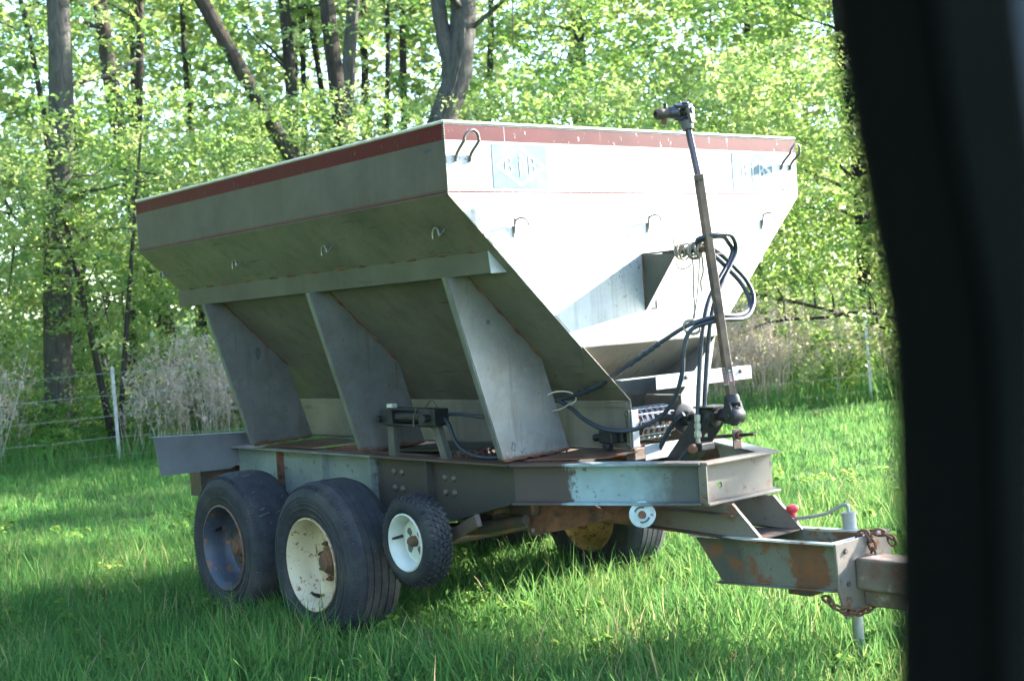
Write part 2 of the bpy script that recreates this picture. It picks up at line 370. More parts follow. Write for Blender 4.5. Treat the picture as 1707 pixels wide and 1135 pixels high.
# lifting hooks on the front face, tie-down hooks
def u_rod(b, p0, p1, top, r, out):
    """inverted U of round rod from p0 to p1 standing out from the sheet"""
    p0, p1, top, out = Vector(p0), Vector(p1), Vector(top), Vector(out)
    mid = (p0+p1)/2; side = (p1-p0)/2
    h = top-mid; c = mid + h*.62 + out*.85
    arc = [c + side*(-math.cos(a))*1.05 + h*.38*math.sin(a) + out*.2*math.sin(a) for a in np.linspace(0,math.pi,11)]
    pts = [p0, p0+h*.28+out*.12] + arc + [p1+h*.28+out*.12, p1]
    return b.tube(spline(pts, 3), r, 8)
for (ya, yb, yt) in ((-1.235,-1.15,-1.178), (1.152,1.232,1.215)):
    u_rod(MB(), (.008,ya,2.515), (.008,yb,2.515), (.0,yt,2.655), .0072, (.075,0,0)).build('lifting_hook', 'hook', front, smooth=60)
for ym, zm in ((-.905,2.225),(.02,2.235),(.95,2.243)):
    b = MB()
    b.tube(spline([(.006,ym,zm-.055),(.012,ym,zm-.02),(.022,ym+.002,zm+.008),(.045,ym+.02,zm+.018),(.055,ym+.045,zm+.004),(.052,ym+.055,zm-.02)],4), .004, 7)
    b.tube(spline([(.012,ym,zm-.012),(.03,ym-.012,zm+.012),(.045,ym-.035,zm+.016),(.05,ym-.048,zm+.002)],4), .0045, 7)
    b.box((.002,ym-.008,zm-.07),(.009,ym+.008,zm-.02))
    b.build('tarp_hook', 'hook', front, smooth=60)
for xm in (-.255,-1.30,-2.345,-3.375):
    b = MB()
    n = Vector((0,-.7071,-.7071)); d = Vector((0,-.7071,.7071))
    c = Vector((xm,-1.155,2.224))
    Z_ = Vector((0,0,1)); X_ = Vector((1,0,0)); q0 = c+n*.052+X_*.03
    pts = [c+n*.001+X_*.03-Z_*.01, c+n*.03+X_*.03-Z_*.008, q0-Z_*.004, q0+Z_*.022-X_*.006, q0+Z_*.036-X_*.026, q0+Z_*.028-X_*.046, q0+Z_*.006-X_*.054, q0-Z_*.016-X_*.054]
    b.tube(spline(pts,4), .0056, 7); b.build('tie_down_hook', 'tie_hook', sides[0][1], smooth=60)
# decals on the front band: faded square, diamond ring and letters
def text_mesh(txt, size, name):
    cu = bpy.data.curves.new(name, 'FONT'); cu.body = txt; cu.size = size; cu.extrude = .0006; cu.align_x = 'CENTER'; cu.align_y = 'CENTER'
    t = bpy.data.objects.new(name, cu); COL.objects.link(t)
    dg = bpy.context.evaluated_depsgraph_get(); dg.update()
    me = bpy.data.meshes.new_from_object(t.evaluated_get(dg))
    bpy.data.objects.remove(t, do_unlink=True); me.name = name; return me
ROT_FRONT = (math.pi/2, 0, math.pi/2)      # text facing +X, reading towards +Y
for (y0, y1) in ((-1.012,-.665),(.725,1.072)):
    z0, z1 = 2.392, 2.606; x0 = .0035
    MB().box((x0,y0,z0),(x0+.0012,y1,z1)).build('decal_square', 'decal_blue', front)
    cy, cz = (y0+y1)/2, (z0+z1)/2; hy, hz = (y1-y0)/2*.93, (z1-z0)/2*.94
    b = MB(); ring = []
    for f_ in (1.0,.82):
        ring.append([(x0+.0014,cy+hy*f_*a,cz+hz*f_*c_) for a, c_ in ((0,1),(.16,.86),(.86,.16),(1,0),(.86,-.16),(.16,-.86),(0,-1),(-.16,-.86),(-.86,-.16),(-1,0),(-.86,.16),(-.16,.86))])
    n = 12
    b.add([*ring[0],*ring[1]], [(i,(i+1)%n,n+(i+1)%n,n+i) for i in range(n)])
    b.build('decal_diamond', 'decal_white', front, solid=.001)
    for ch, dy, sz in (('B',-.075,.125),('i',0.0,.17),('B',.075,.125)):
        me = text_mesh(ch, sz, 'decal_letter'); me.materials.append(M['decal_white'])
        o = place(me, 'decal_letter', front, (x0+.0022,cy+dy,cz), ROT_FRONT); o.scale = (.8,1,1)
MB().box((.0035,1.155,2.395),(.005,1.255,2.452)).build('maker_sticker', 'decal_white', front)
me = text_mesh('1 5', .04, 'sticker_text'); me.materials.append(M['ink']); place(me, 'sticker_text', front, (.0062,1.215,2.425), ROT_FRONT)
MB().box((.0052,1.16,2.397),(.006,1.25,2.401)).build('sticker_line', 'ink', front)
# scribbled chalk marks on the near side and on the gusset
b = MB()
for pts in ([(-.16,2.575),(-.15,2.592),(-.14,2.570),(-.132,2.588)],[(-.125,2.572),(-.122,2.59)],[(-.115,2.574),(-.108,2.588),(-.10,2.576),(-.09,2.585),(-.07,2.578)]):
    b.tube([(x,-HW-.0035,z) for x,z in pts], .0018, 4)
b.build('paint_scribble', 'ink', sides[0][0])
b = MB()
for pts in ([(-.70,1.075),(-.69,1.11),(-.675,1.10),(-.68,1.06),(-.70,1.075)],[(-.64,1.06),(-.63,1.045),(-.61,1.07)],[(-.70,1.03),(-.66,1.032),(-.62,1.033)]):
    b.tube([(-.383,y,z) for y,z in pts], .0022, 4)
b.build('paint_scribble', 'ink', SP)
# bracket on the front face that carries the drive shaft
b = MB().prism([(.003,-.034,2.046),(.245,-.034,2.034),(.003,-.034,1.754)], (0,.006,0)); br = b.build('shaft_bracket', 'ledge', SP)
MB().box((.003,-.034,2.046),(.19,.03,2.052)).build('bracket_top', 'greysteel', br)
MB().tube([(.005,-.036,2.05),(.005,-.038,1.98),(.006,-.036,1.90),(.005,-.037,1.82),(.005,-.036,1.752)], [.005,.003,.006,.003,.005], 6).build('weld', 'rust', br, smooth=60)
MB().tube([(.004,.012,1.76),(.004,.048,1.757),(.004,.048,1.80)], .003, 5).build('weld_mark', 'rust', br)
MB().cyl((.15,-.02,2.04),(.43,-.005,2.04), .014, 10).build('support_rod', 'shaft_rust', br, smooth=40)
# angle bar across the conveyor mouth
bar = MB().box((.012,-.30,1.396),(.052,.715,1.401)).build('cross_angle', 'whitesteel', SP)
MB().box((.052,-.046,1.328),(.056,.715,1.401)).build('angle_face', 'whitesteel', bar)
for yy in (.18,.62): MB().lathe([(0,.012),(.01,.01),(.012,0)], 8, (.056,yy,1.375), (1,0,0)).build('bolt', 'bolt', bar)

# ------------------------------------------------------------------ conveyor mouth and drive
ap = MB().cyl((-.06,-.155,1.15),(-.06,.10,1.15), .072, 16).build('apron_roller', 'rust', SP, smooth=40)
b = MB()
for k in range(14):
    a = 2*math.pi*k/14
    for j in range(6):
        y0 = -.150+j*.042+(.021 if k % 2 else 0)
        c = Vector((-.06+.085*math.cos(a), y0, 1.15+.085*math.sin(a)))
        tx = Vector((-math.sin(a),0,math.cos(a)))
        b.tube([c+tx*.017+Vector((0,.003,0)), c+tx*.017+Vector((0,.035,0)), c-tx*.017+Vector((0,.035,0)), c-tx*.017+Vector((0,.003,0)), c+tx*.017+Vector((0,.003,0))], .0042, 5, caps=False)
tag(b.build('apron_chain', 'chain_link', SP, smooth=50), kind='stuff')
bp = MB().box((.014,-.207,1.04),(.02,-.158,1.235)).build('bearing_plate', 'whitesteel', SP, bevel=.002)
MB().box((-.01,-.225,1.04),(.014,-.205,1.235)).build('bearing_flange', 'ledge', bp)
for z in (1.06,1.215): MB().lathe([(0,.012),(.009,.010),(.010,0)], 8, (.0,-.225,z), (0,-1,0)).build('bolt', 'bolt', bp)
MB().box((-.02,-.225,.975),(.045,-.15,1.036)).build('bearing_foot', 'plate', bp, bevel=.003)
mo = MB().box((-.16,-.285,1.065),(-.065,-.195,1.135)); mo.cyl((-.23,-.25,1.09),(-.16,-.25,1.095), .02, 12); mo.box((-.062,-.24,1.07),(-.03,-.195,1.13))
mo.cyl((-.14,-.26,1.06),(-.10,-.26,1.04), .022, 10)
mo.build('hydraulic_motor', 'black_iron', SP, bevel=.005)
MB().box((-.03,-.197,1.055),(.0,-.193,1.145)).build('motor_opening', 'ink', SP)
# input shaft line
fl = MB().lathe([(.0,-.012),(.07,-.012),(.078,-.006),(.078,.006),(.068,.010),(.040,.012),(.036,.05),(.0,.05)], 28, (.215,-.02,1.178), (1,0,0)).build('shield_disc', 'black_iron', SP, smooth=40)
MB().cyl((-.02,-.02,1.175),(.56,-.005,1.192), .019, 14).build('input_shaft', 'black_iron', SP, smooth=40)
st = MB().prism([(.09,-.055,.955),(.215,-.055,.955),(.455,-.055,1.215),(.36,-.055,1.235)], (0,.012,0)); st.prism([(.16,.05,.955),(.225,.05,.955),(.46,.05,1.215),(.40,.05,1.225)], (0,.012,0))
st.prism([(.225,-.06,.955),(.233,-.06,.952),(.468,-.06,1.212),(.46,-.06,1.216)], (0,.13,0))
st.build('bearing_strut', 'black_iron', SP, bevel=.002)
MB().lathe([(0,-.03),(.03,-.03),(.05,-.02),(.055,0),(.05,.02),(.03,.03),(0,.03)], 18, (.405,-.008,1.188), (1,0,0)).build('pillow_bearing', 'black_iron', SP, smooth=45)
MB().box((.33,-.07,1.235),(.47,.075,1.243)).build('bearing_cap', 'black_iron', SP)
# universal joint and telescoping drive shaft propped up against the bracket
J0, J1, J2 = Vector((.545,0,1.195)), Vector((.405,0.004,2.404)), Vector((.345,.006,2.70))
ax = (J2-J0).normalized()
def hexbar(b, a, c, r, n=6): return b.tube([a, c], r, n)
ds = MB(); 
sq = .021
ds.tube([J0+ax*.07, J1], sq*1.32, 4, up=(1,.5,0)); DS = ds.build('drive_shaft', 'shaft_rust', SP, bevel=.004)
MB().tube([J1-ax*.02, J2-ax*.02], .0185, 4, up=(1,.5,0)).build('inner_shaft', 'shaft_dark', DS, bevel=.003)
MB().lathe([(.029,-.02),(.033,-.018),(.033,.012),(.02,.016)], 4, J1, ax).build('tube_collar', 'shaft_rust', DS)
def yoke(c, d, cross, mat, name, par, r=.036, ln=.075):
    """forked yoke: collar along d, two arms either side of the cross axis"""
    d = Vector(d).normalized(); cr = Vector(cross).normalized(); w_ = d.cross(cr)
    b = MB(); c = Vector(c)
    b.lathe([(0,-ln-.045),(r*.8,-ln-.045),(r*.95,-ln-.03),(r*.95,-ln),(r*.6,-ln+.012),(0,-ln+.012)], 16, c, d)
    for s in (-1,1):
        o_ = c + cr*s*(r*.92)
        prof = [(-ln-.01,.55),(-ln*.4,.85),(0,.95),(.022,.75),(.032,.35),(.032,-.35),(.022,-.75),(0,-.95),(-ln*.4,-.85),(-ln-.01,-.55)]
        b.prism([o_ - cr*.009 + d*p + w_*q*.030 for p, q in prof], cr*.018)
    b.lathe([(0,-r-.016),(.017,-r-.016),(.017,r+.016),(0,r+.016)], 12, c, cr)
    return b.build(name, mat, par, bevel=.003, smooth=40)
yoke(J0, ax*-1, (0,1,0), 'black_iron', 'lower_yoke', DS, .042, .06)
yoke(J0, (1,0,0), (0,0,1), 'black_iron', 'input_yoke', DS, .036, .05)
b = MB().lathe([(0,-.045),(.038,-.045),(.046,-.03),(.046,.03),(.03,.05),(0,.05)], 16, J0, (0,1,0)); b.build('joint_cross', 'black_iron', DS, smooth=40)
yoke(J2+ax*.055, ax*1.0, (1,.2,0), 'greysteel', 'upper_yoke', DS, .034, .055)
cdir = Vector((-.35,-.93,-.10)).normalized()
cp = J2+ax*.055
yk = yoke(cp, cdir*-1, (.35,-.2,.9), 'shaft_dark', 'coupler_yoke', DS, .033, .05)
MB().lathe([(0,-.0),(.022,.0),(.025,.01),(.025,.065),(.029,.07),(.029,.105),(.025,.112),(.018,.112),(.018,.05),(0,.05)], 20, cp+cdir*.055, cdir).build('quick_coupler', 'shaft_rust', DS, smooth=40)
MB().cyl(cp+cdir*.11+Vector((0,0,.02)), cp+cdir*.11+Vector((0,0,.05)), .009, 8).build('lock_pin', 'black_iron', DS)
MB().cyl(cp+cdir*.12-Vector((0,0,.025)), cp+cdir*.12-Vector((.005,0,.055)), .014, 10).build('grease_cap', 'rust', DS, smooth=40)
pz = J0+ax*.165; uu = (Vector((1,-1,0))-ax*Vector((1,-1,0)).dot(ax)).normalized()
wv = ax.cross(uu)
# warning label stuck round the shaft
stq = MB()
for (a0, nm, mt) in ((Vector((1,.5,0)),'a','sticker_red'),):
    pass
u_ = (Vector((1,.5,0))-ax*Vector((1,.5,0)).dot(ax)).normalized(); w2 = ax.cross(u_)
cs = [u_*(math.cos(k*math.pi/2))+w2*(math.sin(k*math.pi/2)) for k in range(4)]
rr_ = sq*1.32+.0012
def face_patch(k, z0, z1, m0, m1, off):
    a, c = cs[k]*rr_, cs[(k+1)%4]*rr_; nrm = ((a+c)/2).normalized()*off
    return [J0+ax*z0+a.lerp(c,m0)+nrm, J0+ax*z0+a.lerp(c,m1)+nrm, J0+ax*z1+a.lerp(c,m1)+nrm, J0+ax*z1+a.lerp(c,m0)+nrm]
wl = MB()
for k in range(4): wl.add(face_patch(k,.155,.245,.06,.94,.0006), [(0,1,2,3)])
WL = wl.build('warning_label', 'decal_white', DS)
rl = MB()
for k in range(4): rl.add(face_patch(k,.165,.238,.22,.78,.0014), [(0,1,2,3)])
rl.build('label_red_field', 'sticker_red', DS)
rt = MB()
for k in range(4):
    for z0 in (.172,.183,.194,.205): rt.add(face_patch(k,z0,z0+.006,.32,.66,.0022), [(0,1,2,3)])
    rt.add(face_patch(k,.219,.230,.36,.62,.0022), [(0,1,2,3)])
tag(rt.build('label_print', 'decal_white', DS), kind='stuff')

# ------------------------------------------------------------------ hydraulic hoses
HA = [[.36,-.071,1.2],[.36,-.047,1.358],[.37,-.012,1.601],[.37,.049,1.767],[.36,.143,1.872],[.35,.242,1.963],[.35,.286,2.032],[.37,.231,2.078],[.45,.105,2.1],[.45,.011,2.097],[.38,-.02,2.075],[.33,.074,2.05],[.33,.171,2.005],[.33,.271,1.933],[.34,.348,1.86],[.36,.379,1.781],[.40,.326,1.722],[.46,.183,1.694],[.46,.03,1.696],[.38,-.106,1.664],[.24,-.187,1.579],[.12,-.247,1.499],[-.1,-.306,1.378],[-.28,-.319,1.325],[-.43,-.34,1.294],[-.6,-.33,1.27]]
HB = [[.36,-.019,1.226],[.36,.013,1.414],[.375,.046,1.643],[.37,.105,1.78],[.37,.169,1.87],[.36,.243,1.944],[.36,.298,2.024],[.39,.262,2.08],[.46,.14,2.111],[.46,.024,2.108],[.40,-.03,2.09],[.345,.082,2.065],[.345,.189,2.02],[.345,.294,1.95],[.355,.371,1.877],[.375,.398,1.798],[.41,.349,1.73],[.47,.207,1.676],[.47,.02,1.675],[.39,-.099,1.642],[.36,-.139,1.548],[.34,-.143,1.421],[.28,-.15,1.29],[.18,-.161,1.197],[.06,-.225,1.139],[-.06,-.30,1.138],[-.2,-.325,1.187],[-.33,-.335,1.265],[-.44,-.35,1.306],[-.6,-.34,1.29]]
HC = [[.26,-.066,1.205],[.2,-.085,1.158],[.12,-.087,1.062],[.05,-.096,.951],[.03,-.105,.87]]
HD = [[.33,-.083,1.044],[.3,-.101,1.016],[.24,-.114,.946],[.2,-.123,.87]]
HV = [[-1.06,-.66,1.239],[-.976,-.665,1.196],[-.921,-.665,1.097],[-.818,-.66,1.034],[-.635,-.64,1.012],[-.5,-.5,1.03]]
HV2 = [[-1.082,-.63,1.241],[-.901,-.63,1.244],[-.74,-.63,1.233],[-.583,-.62,1.225],[-.42,-.55,1.23]]
for nm, P, r in (('hose',HA,.0115),('hose',HB,.0115),('hose',HC,.013),('hose',HD,.013),('hose',HV,.012),('hose',HV2,.010)):
    MB().tube(spline(P,6), r, 10).build(nm, 'hose', SP, smooth=60)
# spiral wrap on the hose that leaves for the far end
b = MB()
hp = spline(HA,12)
seg = hp[12*20:12*23]
pts = []
for i, p in enumerate(seg):
    pts.append(p)
b.tube(pts, [.0145+.0022*math.sin(i*1.9) for i in range(len(pts))], 8); b.build('spiral_wrap', 'hose', SP)
for (p, q) in (((.36,-.071,1.205),(.355,-.075,1.06)),((.36,-.019,1.23),(.358,-.022,1.085))):
    p, q = Vector(p), Vector(q); d = (q-p)
    fb = MB().lathe([(.013,0),(.017,.002),(.017,.035),(.013,.037),(.013,.045),(.019,.047),(.019,.07),(.015,.072),(.015,.085),(.020,.087),(.020,.115),(.013,.12),(.012,.145)], 6, p, d)
    fb.build('hose_coupling', 'fitting', SP)
MB().lathe([(0,0),(.022,.0),(.026,.008),(.026,.03),(.018,.04),(0,.04)], 12, (.345,-.10,1.035), (.5,-.8,-.1)).build('rusty_plug', 'rust', SP, smooth=40)
MB().box((.32,-.10,1.02),(.40,.0,1.06)).build('coupling_block', 'black_iron', SP, bevel=.006)

# ------------------------------------------------------------------ frame
def poly_web(poly, y, t=.008): return MB().prism([(x,y-t/2,z) for x,z in poly], (0,t,0))
for s in (-1, 1):
    y = s*.69
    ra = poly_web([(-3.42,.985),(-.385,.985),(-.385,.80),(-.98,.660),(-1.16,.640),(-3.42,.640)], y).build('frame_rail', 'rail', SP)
    ya, yb = min(s*.752,s*.635), max(s*.752,s*.635)
    MB().box((-3.42,ya,.986),(-.385,yb,1.0)).build('top_flange', 'rail', ra, bevel=.003)
    fl_ = MB()
    for (xa,za),(xb,zb) in (((-3.42,.64),(-1.16,.64)),((-1.16,.64),(-.98,.66)),((-.98,.66),(-.385,.80))):
        fl_.prism([(xa,ya,za-.013),(xb,ya,zb-.013),(xb,ya,zb-.001),(xa,ya,za-.001)], (0,yb-ya,0))
    fl_.build('bottom_flange', 'rail', ra)
    for xs in (-2.80,-2.235,-1.69,-1.11):
        zb_ = .642
        MB().box((xs-.005,min(s*.694,s*.744),zb_),(xs+.005,max(s*.694,s*.744),.984)).build('stiffener', 'rail' if xs > -2.5 else 'rust', ra)
    me = None
    for (bx,bz) in ((-1.50,.907),(-1.42,.905),(-1.50,.810),(-1.42,.808),(-1.0,.893),(-.915,.893),(-1.0,.812),(-.915,.812)):
        if me is None:
            me = MB().lathe([(.021,0),(.021,.002),(.017,.009),(.009,.014),(0,.016)], 12, (0,0,0), (0,s,0)).build('bolt_head', 'bolt', ra, smooth=60, loc=(bx,s*.694,bz)).data
        else: place(me, 'bolt_head', ra, (bx,s*.694,bz))
    # angled front rail to the cross beam
    p0, p1 = Vector((-.385,s*.69,0)), Vector((.525,s*.235,0))
    d = (p1-p0); n = Vector((-d.y,d.x,0)).normalized()*(-s)*-1
    if n.y*s < 0: n = -n
    fr = MB().prism([p0+Vector((0,0,.985)), p1+Vector((0,0,.975)), p1+Vector((0,0,.793)), p0+Vector((0,0,.80))], n*.008).build('front_rail', 'rail_front', SP)
    for (za,zb,t) in ((.986,.976,.013),(.787,.780,.013)):
        a, c = p0-n*.05, p1-n*.05; a2, c2 = p0+n*.062, p1+n*.062
        MB().prism([a+Vector((0,0,za)), c+Vector((0,0,zb)), c2+Vector((0,0,zb)), a2+Vector((0,0,za))], (0,0,t)).build('flange', 'rail_front', fr, bevel=.003)
# front cross beam, an outward channel with a hole in its web
cb_pts = []
b = MB()
hy, hz, hr = -.134, .863, .016
ring = [(.53,hy+hr*math.cos(a),hz+hr*math.sin(a)) for a in np.linspace(0,2*math.pi,13)[:-1]]
outer = [(.53,.265,.863),(.53,.265,.975),(.53,-.134,.975),(.53,-.268,.975),(.53,-.268,.863),(.53,-.268,.793),(.53,-.134,.793),(.53,.265,.793)]
for dx in (0,.008):
    k = len(b.v); b.v += [(x+dx,y,z) for x,y,z in ring+outer]
    idx = {0:12,3:14,6:16,9:18}
    b.f += [(k+0,k+1,k+2,k+3,k+14,k+13,k+12),(k+3,k+4,k+5,k+6,k+16,k+15,k+14),(k+6,k+7,k+8,k+9,k+18,k+17,k+16),(k+9,k+10,k+11,k+0,k+12,k+19,k+18)]
k2 = 20
b.f += [(i,(i+1)%12,k2+(i+1)%12,k2+i) for i in range(12)] + [(12+i,12+(i+1)%8,k2+12+(i+1)%8,k2+12+i) for i in range(8)]
cb = b.build('cross_beam', 'beam', SP)
for z0 in (.976,.778): MB().box((.51,-.272,z0),(.588,.272,z0+.014)).build('beam_flange', 'beam', cb, bevel=.003)
MB().box((.532,-.276,.79),(.585,-.269,.976)).build('beam_end_plate', 'beam', cb)
# bracket with threaded rod on the far front rail
bk = MB().box((.318,.225,.99),(.326,.29,1.095)).build('adjuster_bracket', 'plate', SP, bevel=.004)
MB().cyl((.12,.262,1.045),(.45,.25,1.072), .009, 10).build('threaded_rod', 'shaft_rust', bk, smooth=40)
MB().lathe([(0,0),(.022,0),(.022,.022),(0,.022)], 6, (.33,.255,1.062), (1,-.03,.08)).build('lock_nut', 'rust', bk)
MB().lathe([(.026,-.001),(.013,-.001),(.013,.001),(.026,.001)], 18, (.3275,.258,1.060), (1,0,0), close=True).build('washer', 'galv', bk)
# rear wing plate, end box and inner cross members
wp = MB().prism([(-3.43,-1.305,1.115),(-3.43,-1.276,.858),(-3.43,-.755,.845),(-3.43,-.64,.90),(-3.43,-.54,1.075)], (-.006,0,0)).build('rear_wing_plate', 'wing', SP)
MB().prism([(-3.43,-1.305,1.116),(-3.43,-.54,1.076),(-3.43,-.54,1.081),(-3.43,-1.305,1.121)], (-.09,0,0)).build('wing_lip', 'wing', wp)
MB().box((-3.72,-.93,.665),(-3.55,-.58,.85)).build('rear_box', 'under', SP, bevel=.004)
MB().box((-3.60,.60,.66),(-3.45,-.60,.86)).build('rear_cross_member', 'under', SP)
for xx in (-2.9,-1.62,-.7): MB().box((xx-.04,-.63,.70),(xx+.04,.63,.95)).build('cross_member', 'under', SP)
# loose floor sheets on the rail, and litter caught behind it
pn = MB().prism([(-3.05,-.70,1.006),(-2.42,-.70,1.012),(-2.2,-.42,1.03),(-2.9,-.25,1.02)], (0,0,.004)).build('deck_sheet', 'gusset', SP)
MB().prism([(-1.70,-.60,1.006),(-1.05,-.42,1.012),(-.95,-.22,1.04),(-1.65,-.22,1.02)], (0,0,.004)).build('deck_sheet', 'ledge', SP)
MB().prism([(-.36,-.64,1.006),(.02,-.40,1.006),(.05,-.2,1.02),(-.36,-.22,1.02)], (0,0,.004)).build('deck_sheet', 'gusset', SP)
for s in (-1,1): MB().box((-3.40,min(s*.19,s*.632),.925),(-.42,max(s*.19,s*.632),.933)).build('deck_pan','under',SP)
MB().box((.098,-.205,.975),(.102,.085,1.055)).build('mouth_plate', 'whitesteel', SP)
lb = MB(); r1 = random.Random(9)
lb.box((-1.05,-.62,.80),(-.44,-.2,.985))
for k in range(260):
    c = Vector((r1.uniform(-1.05,-.45), r1.uniform(-.62,-.24), .985+r1.uniform(0,.035))); e = Euler((r1.uniform(-1,1),r1.uniform(-1,1),r1.uniform(0,6))).to_matrix(); q = r1.uniform(.012,.03)
    lb.add([c+e@Vector(v)*q for v in ((-1,0,0),(0,-.5,.2),(1,0,0),(0,.5,.2))], [(0,1,2,3)])
tag(lb.build('leaf_litter', 'debris', SP), kind='stuff')
# flow control valve on two posts
vx0, vx1, vz = -1.555, -1.01, 1.228
vb = MB().cyl((vx0+.02,-.68,vz),(vx1-.02,-.68,vz), .034, 14)
vb.box((vx0,-.73,vz-.045),(vx0+.12,-.63,vz+.045)); vb.box((vx1-.16,-.73,vz-.045),(vx1,-.63,vz+.05))
for dz, dy in ((.046,-.03),(.046,.03),(-.046,-.03),(-.046,.03)): vb.cyl((vx0+.05,-.68+dy,vz+dz),(vx1-.06,-.68+dy,vz+dz), .009, 8)
vb.cyl((vx0+.005,-.73,vz-.01),(vx0+.005,-.76,vz-.01), .022, 10); vb.cyl((vx1-.07,-.73,vz),(vx1-.07,-.765,vz), .024, 10)
VB = vb.build('control_valve', 'black_iron', SP, bevel=.006)
for pts in ([(vx1-.14,-.70,vz+.05),(vx1-.12,-.70,vz+.062),(vx1-.06,-.70,vz+.10),(vx1-.01,-.70,vz+.06)], [(vx1-.20,-.735,vz-.06),(vx1-.19,-.74,vz),(vx1-.16,-.735,vz+.055)]):
    MB().tube(spline(pts,4), .0045, 6).build('valve_wire', 'greysteel', VB)
MB().box((vx0+.025,-.70,vz+.046),(vx0+.085,-.66,vz+.075)).build('valve_cap', 'rimlip', VB, bevel=.006)
MB().box((vx0+.02,-.70,1.0),(vx0+.085,-.665,vz-.045)).build('valve_post', 'greysteel', SP)
MB().prism([(vx1-.08,-.70,vz-.045),(vx1-.02,-.70,vz-.045),(vx1+.055,-.70,1.0),(vx1-.005,-.70,1.0)], (0,.035,0)).build('valve_post', 'greysteel', SP)
# tongue: upper beams under the frame and the drop tongue with its end plate
for s in (-1, 1):
    y = s*.155
    ub = MB().prism([(-1.25,y-.004,.776),(.625,y-.004,.776),(.800,y-.004,.612),(-.35,y-.004,.640),(-1.25,y-.004,.668)], (0,.008,0)).build('upper_tongue_beam', 'beam', SP)
    ya, yb = min(y+s*.004,y+s*.05), max(y+s*.004,y+s*.05)
    MB().prism([(-1.25,ya,.735),(.665,ya,.722),(.665,ya,.728),(-1.25,ya,.741)], (0,yb-ya,0)).build('rib', 'under', ub)
    MB().prism([(-1.25,ya,.66),(-.35,ya,.632),(.81,ya,.604),(.81,ya,.612),(-.35,ya,.64),(-1.25,ya,.668)], (0,yb-ya,0)).build('rib', 'under', ub)
    MB().prism([(.628,y-.009,.776),(.805,y-.009,.612),(.810,y-.009,.616),(.634,y-.009,.779)], (0,.018,0)).build('end_strip', 'beam', ub)
    tb = MB().prism([(.371,y-.005,.600),(1.258,y-.005,.630),(1.258,y-.005,.428),(.536,y-.005,.393)], (0,.010,0)).build('tongue_channel', 'tongue', SP)
    MB().prism([(.371,ya,.601),(1.262,ya,.631),(1.262,ya,.640),(.371,ya,.610)], (0,yb-ya,0)).build('tongue_flange', 'sunlit_flange', tb, bevel=.002)
    MB().prism([(.545,ya,.384),(1.258,ya,.419),(1.258,ya,.428),(.54,ya,.393)], (0,yb-ya,0)).build('tongue_flange', 'tongue', tb, bevel=.002)
MB().prism([(.50,-.15,.60),(.80,-.15,.615),(.80,.15,.615),(.50,.15,.60)], (0,0,.006)).build('tongue_cover', 'under', SP)
MB().box((1.20,-.148,.625),(1.262,.205,.633)).build('end_top_strip', 'sunlit_flange', SP)
ep = MB().prism([(1.262,-.205,.640),(1.262,.21,.650),(1.262,.21,.42),(1.262,.10,.40),(1.262,.02,.315),(1.262,-.15,.288),(1.262,-.165,.33),(1.262,-.195,.42)], (.014,0,0)).build('hitch_plate', 'plate', SP, bevel=.003)
me = None
for (yy,zz) in ((-.135,.60),(-.13,.45),(-.13,.325)):
    if me is None: me = MB().lathe([(.013,0),(.012,.008),(0,.009)], 8, (0,0,0), (1,0,0)).build('bolt', 'bolt', ep, loc=(1.276,yy,zz)).data
    else: place(me, 'bolt', ep, (1.276,yy,zz))
MB().box((1.276,-.075,.415),(1.80,.085,.560)).build('drawbar_tube', 'drawbar', SP, bevel=.012)
MB().lathe([(0,0),(.075,0),(.085,-.008),(.085,-.10),(0,-.10)], 24, (1.66,.0,.600), (0,0,1)).build('drawbar_boss', 'drawbar', SP, smooth=40)
MB().box((1.276,-.02,.33),(1.50,.06,.405)).build('clevis_lower', 'drawbar', SP, bevel=.01)
MB().box((.95,-.16,.372),(1.08,-.06,.398)).build('jack_block', 'under', SP, bevel=.003)
# parking jack
jk = MB().cyl((1.06,.205,.44),(1.045,.21,.70), .034, 18).build('jack_tube', 'galv', SP, smooth=40)
MB().cyl((1.105,.155,-.03),(1.09,.16,.40), .026, 16).build('jack_leg', 'galv', SP, smooth=40)
MB().cyl((1.045,.21,.70),(1.044,.21,.712), .038, 18).build('jack_cap', 'galv', jk, smooth=40)
MB().tube(spline([(1.045,.21,.712),(1.04,.21,.745),(1.01,.20,.742),(.93,.185,.70),(.80,.17,.672),(.74,.165,.665)],5), .0085, 8).build('jack_crank', 'galv', jk, smooth=60)
MB().lathe([(0,0),(.011,0),(.013,.025),(.026,.034),(.031,.048),(.028,.062),(.012,.068),(0,.068)], 16, (.745,.165,.668), (-.12,0,1)).build('crank_knob', 'knob_red', jk, smooth=50)
# pulley, pivot tube and hanging plate under the frame
pa = Vector((.62,-.78,0))
pc = Vector((.255,-.405,.735))
pu = MB().lathe([(.055,-.014),(.066,-.012),(.066,-.004),(.054,.0),(.066,.004),(.066,.012),(.055,.014),(.020,.014),(.020,-.014)], 28, pc, pa, close=True).build('idler_pulley', 'pulley', SP, smooth=35)
MB().cyl(pc-pa*.02, pc+pa*.03, .018, 12).build('pulley_hub', 'rust', pu, smooth=40)
vv = pa.cross(Vector((0,0,1)))
for a0 in (.4, 3.5):
    MB().tube([pc+pa*.0155+(Vector((0,0,1))*math.sin(a)+vv*math.cos(a))*.038 for a in np.linspace(a0,a0+1.5,8)], .005, 5).build('pulley_slot', 'ink', pu)
MB().tube([(-1.2,-.30,.70),(-.2,-.32,.705),(.15,-.33,.715)], .055, 14).build('pivot_tube', 'rust', SP, smooth=40)
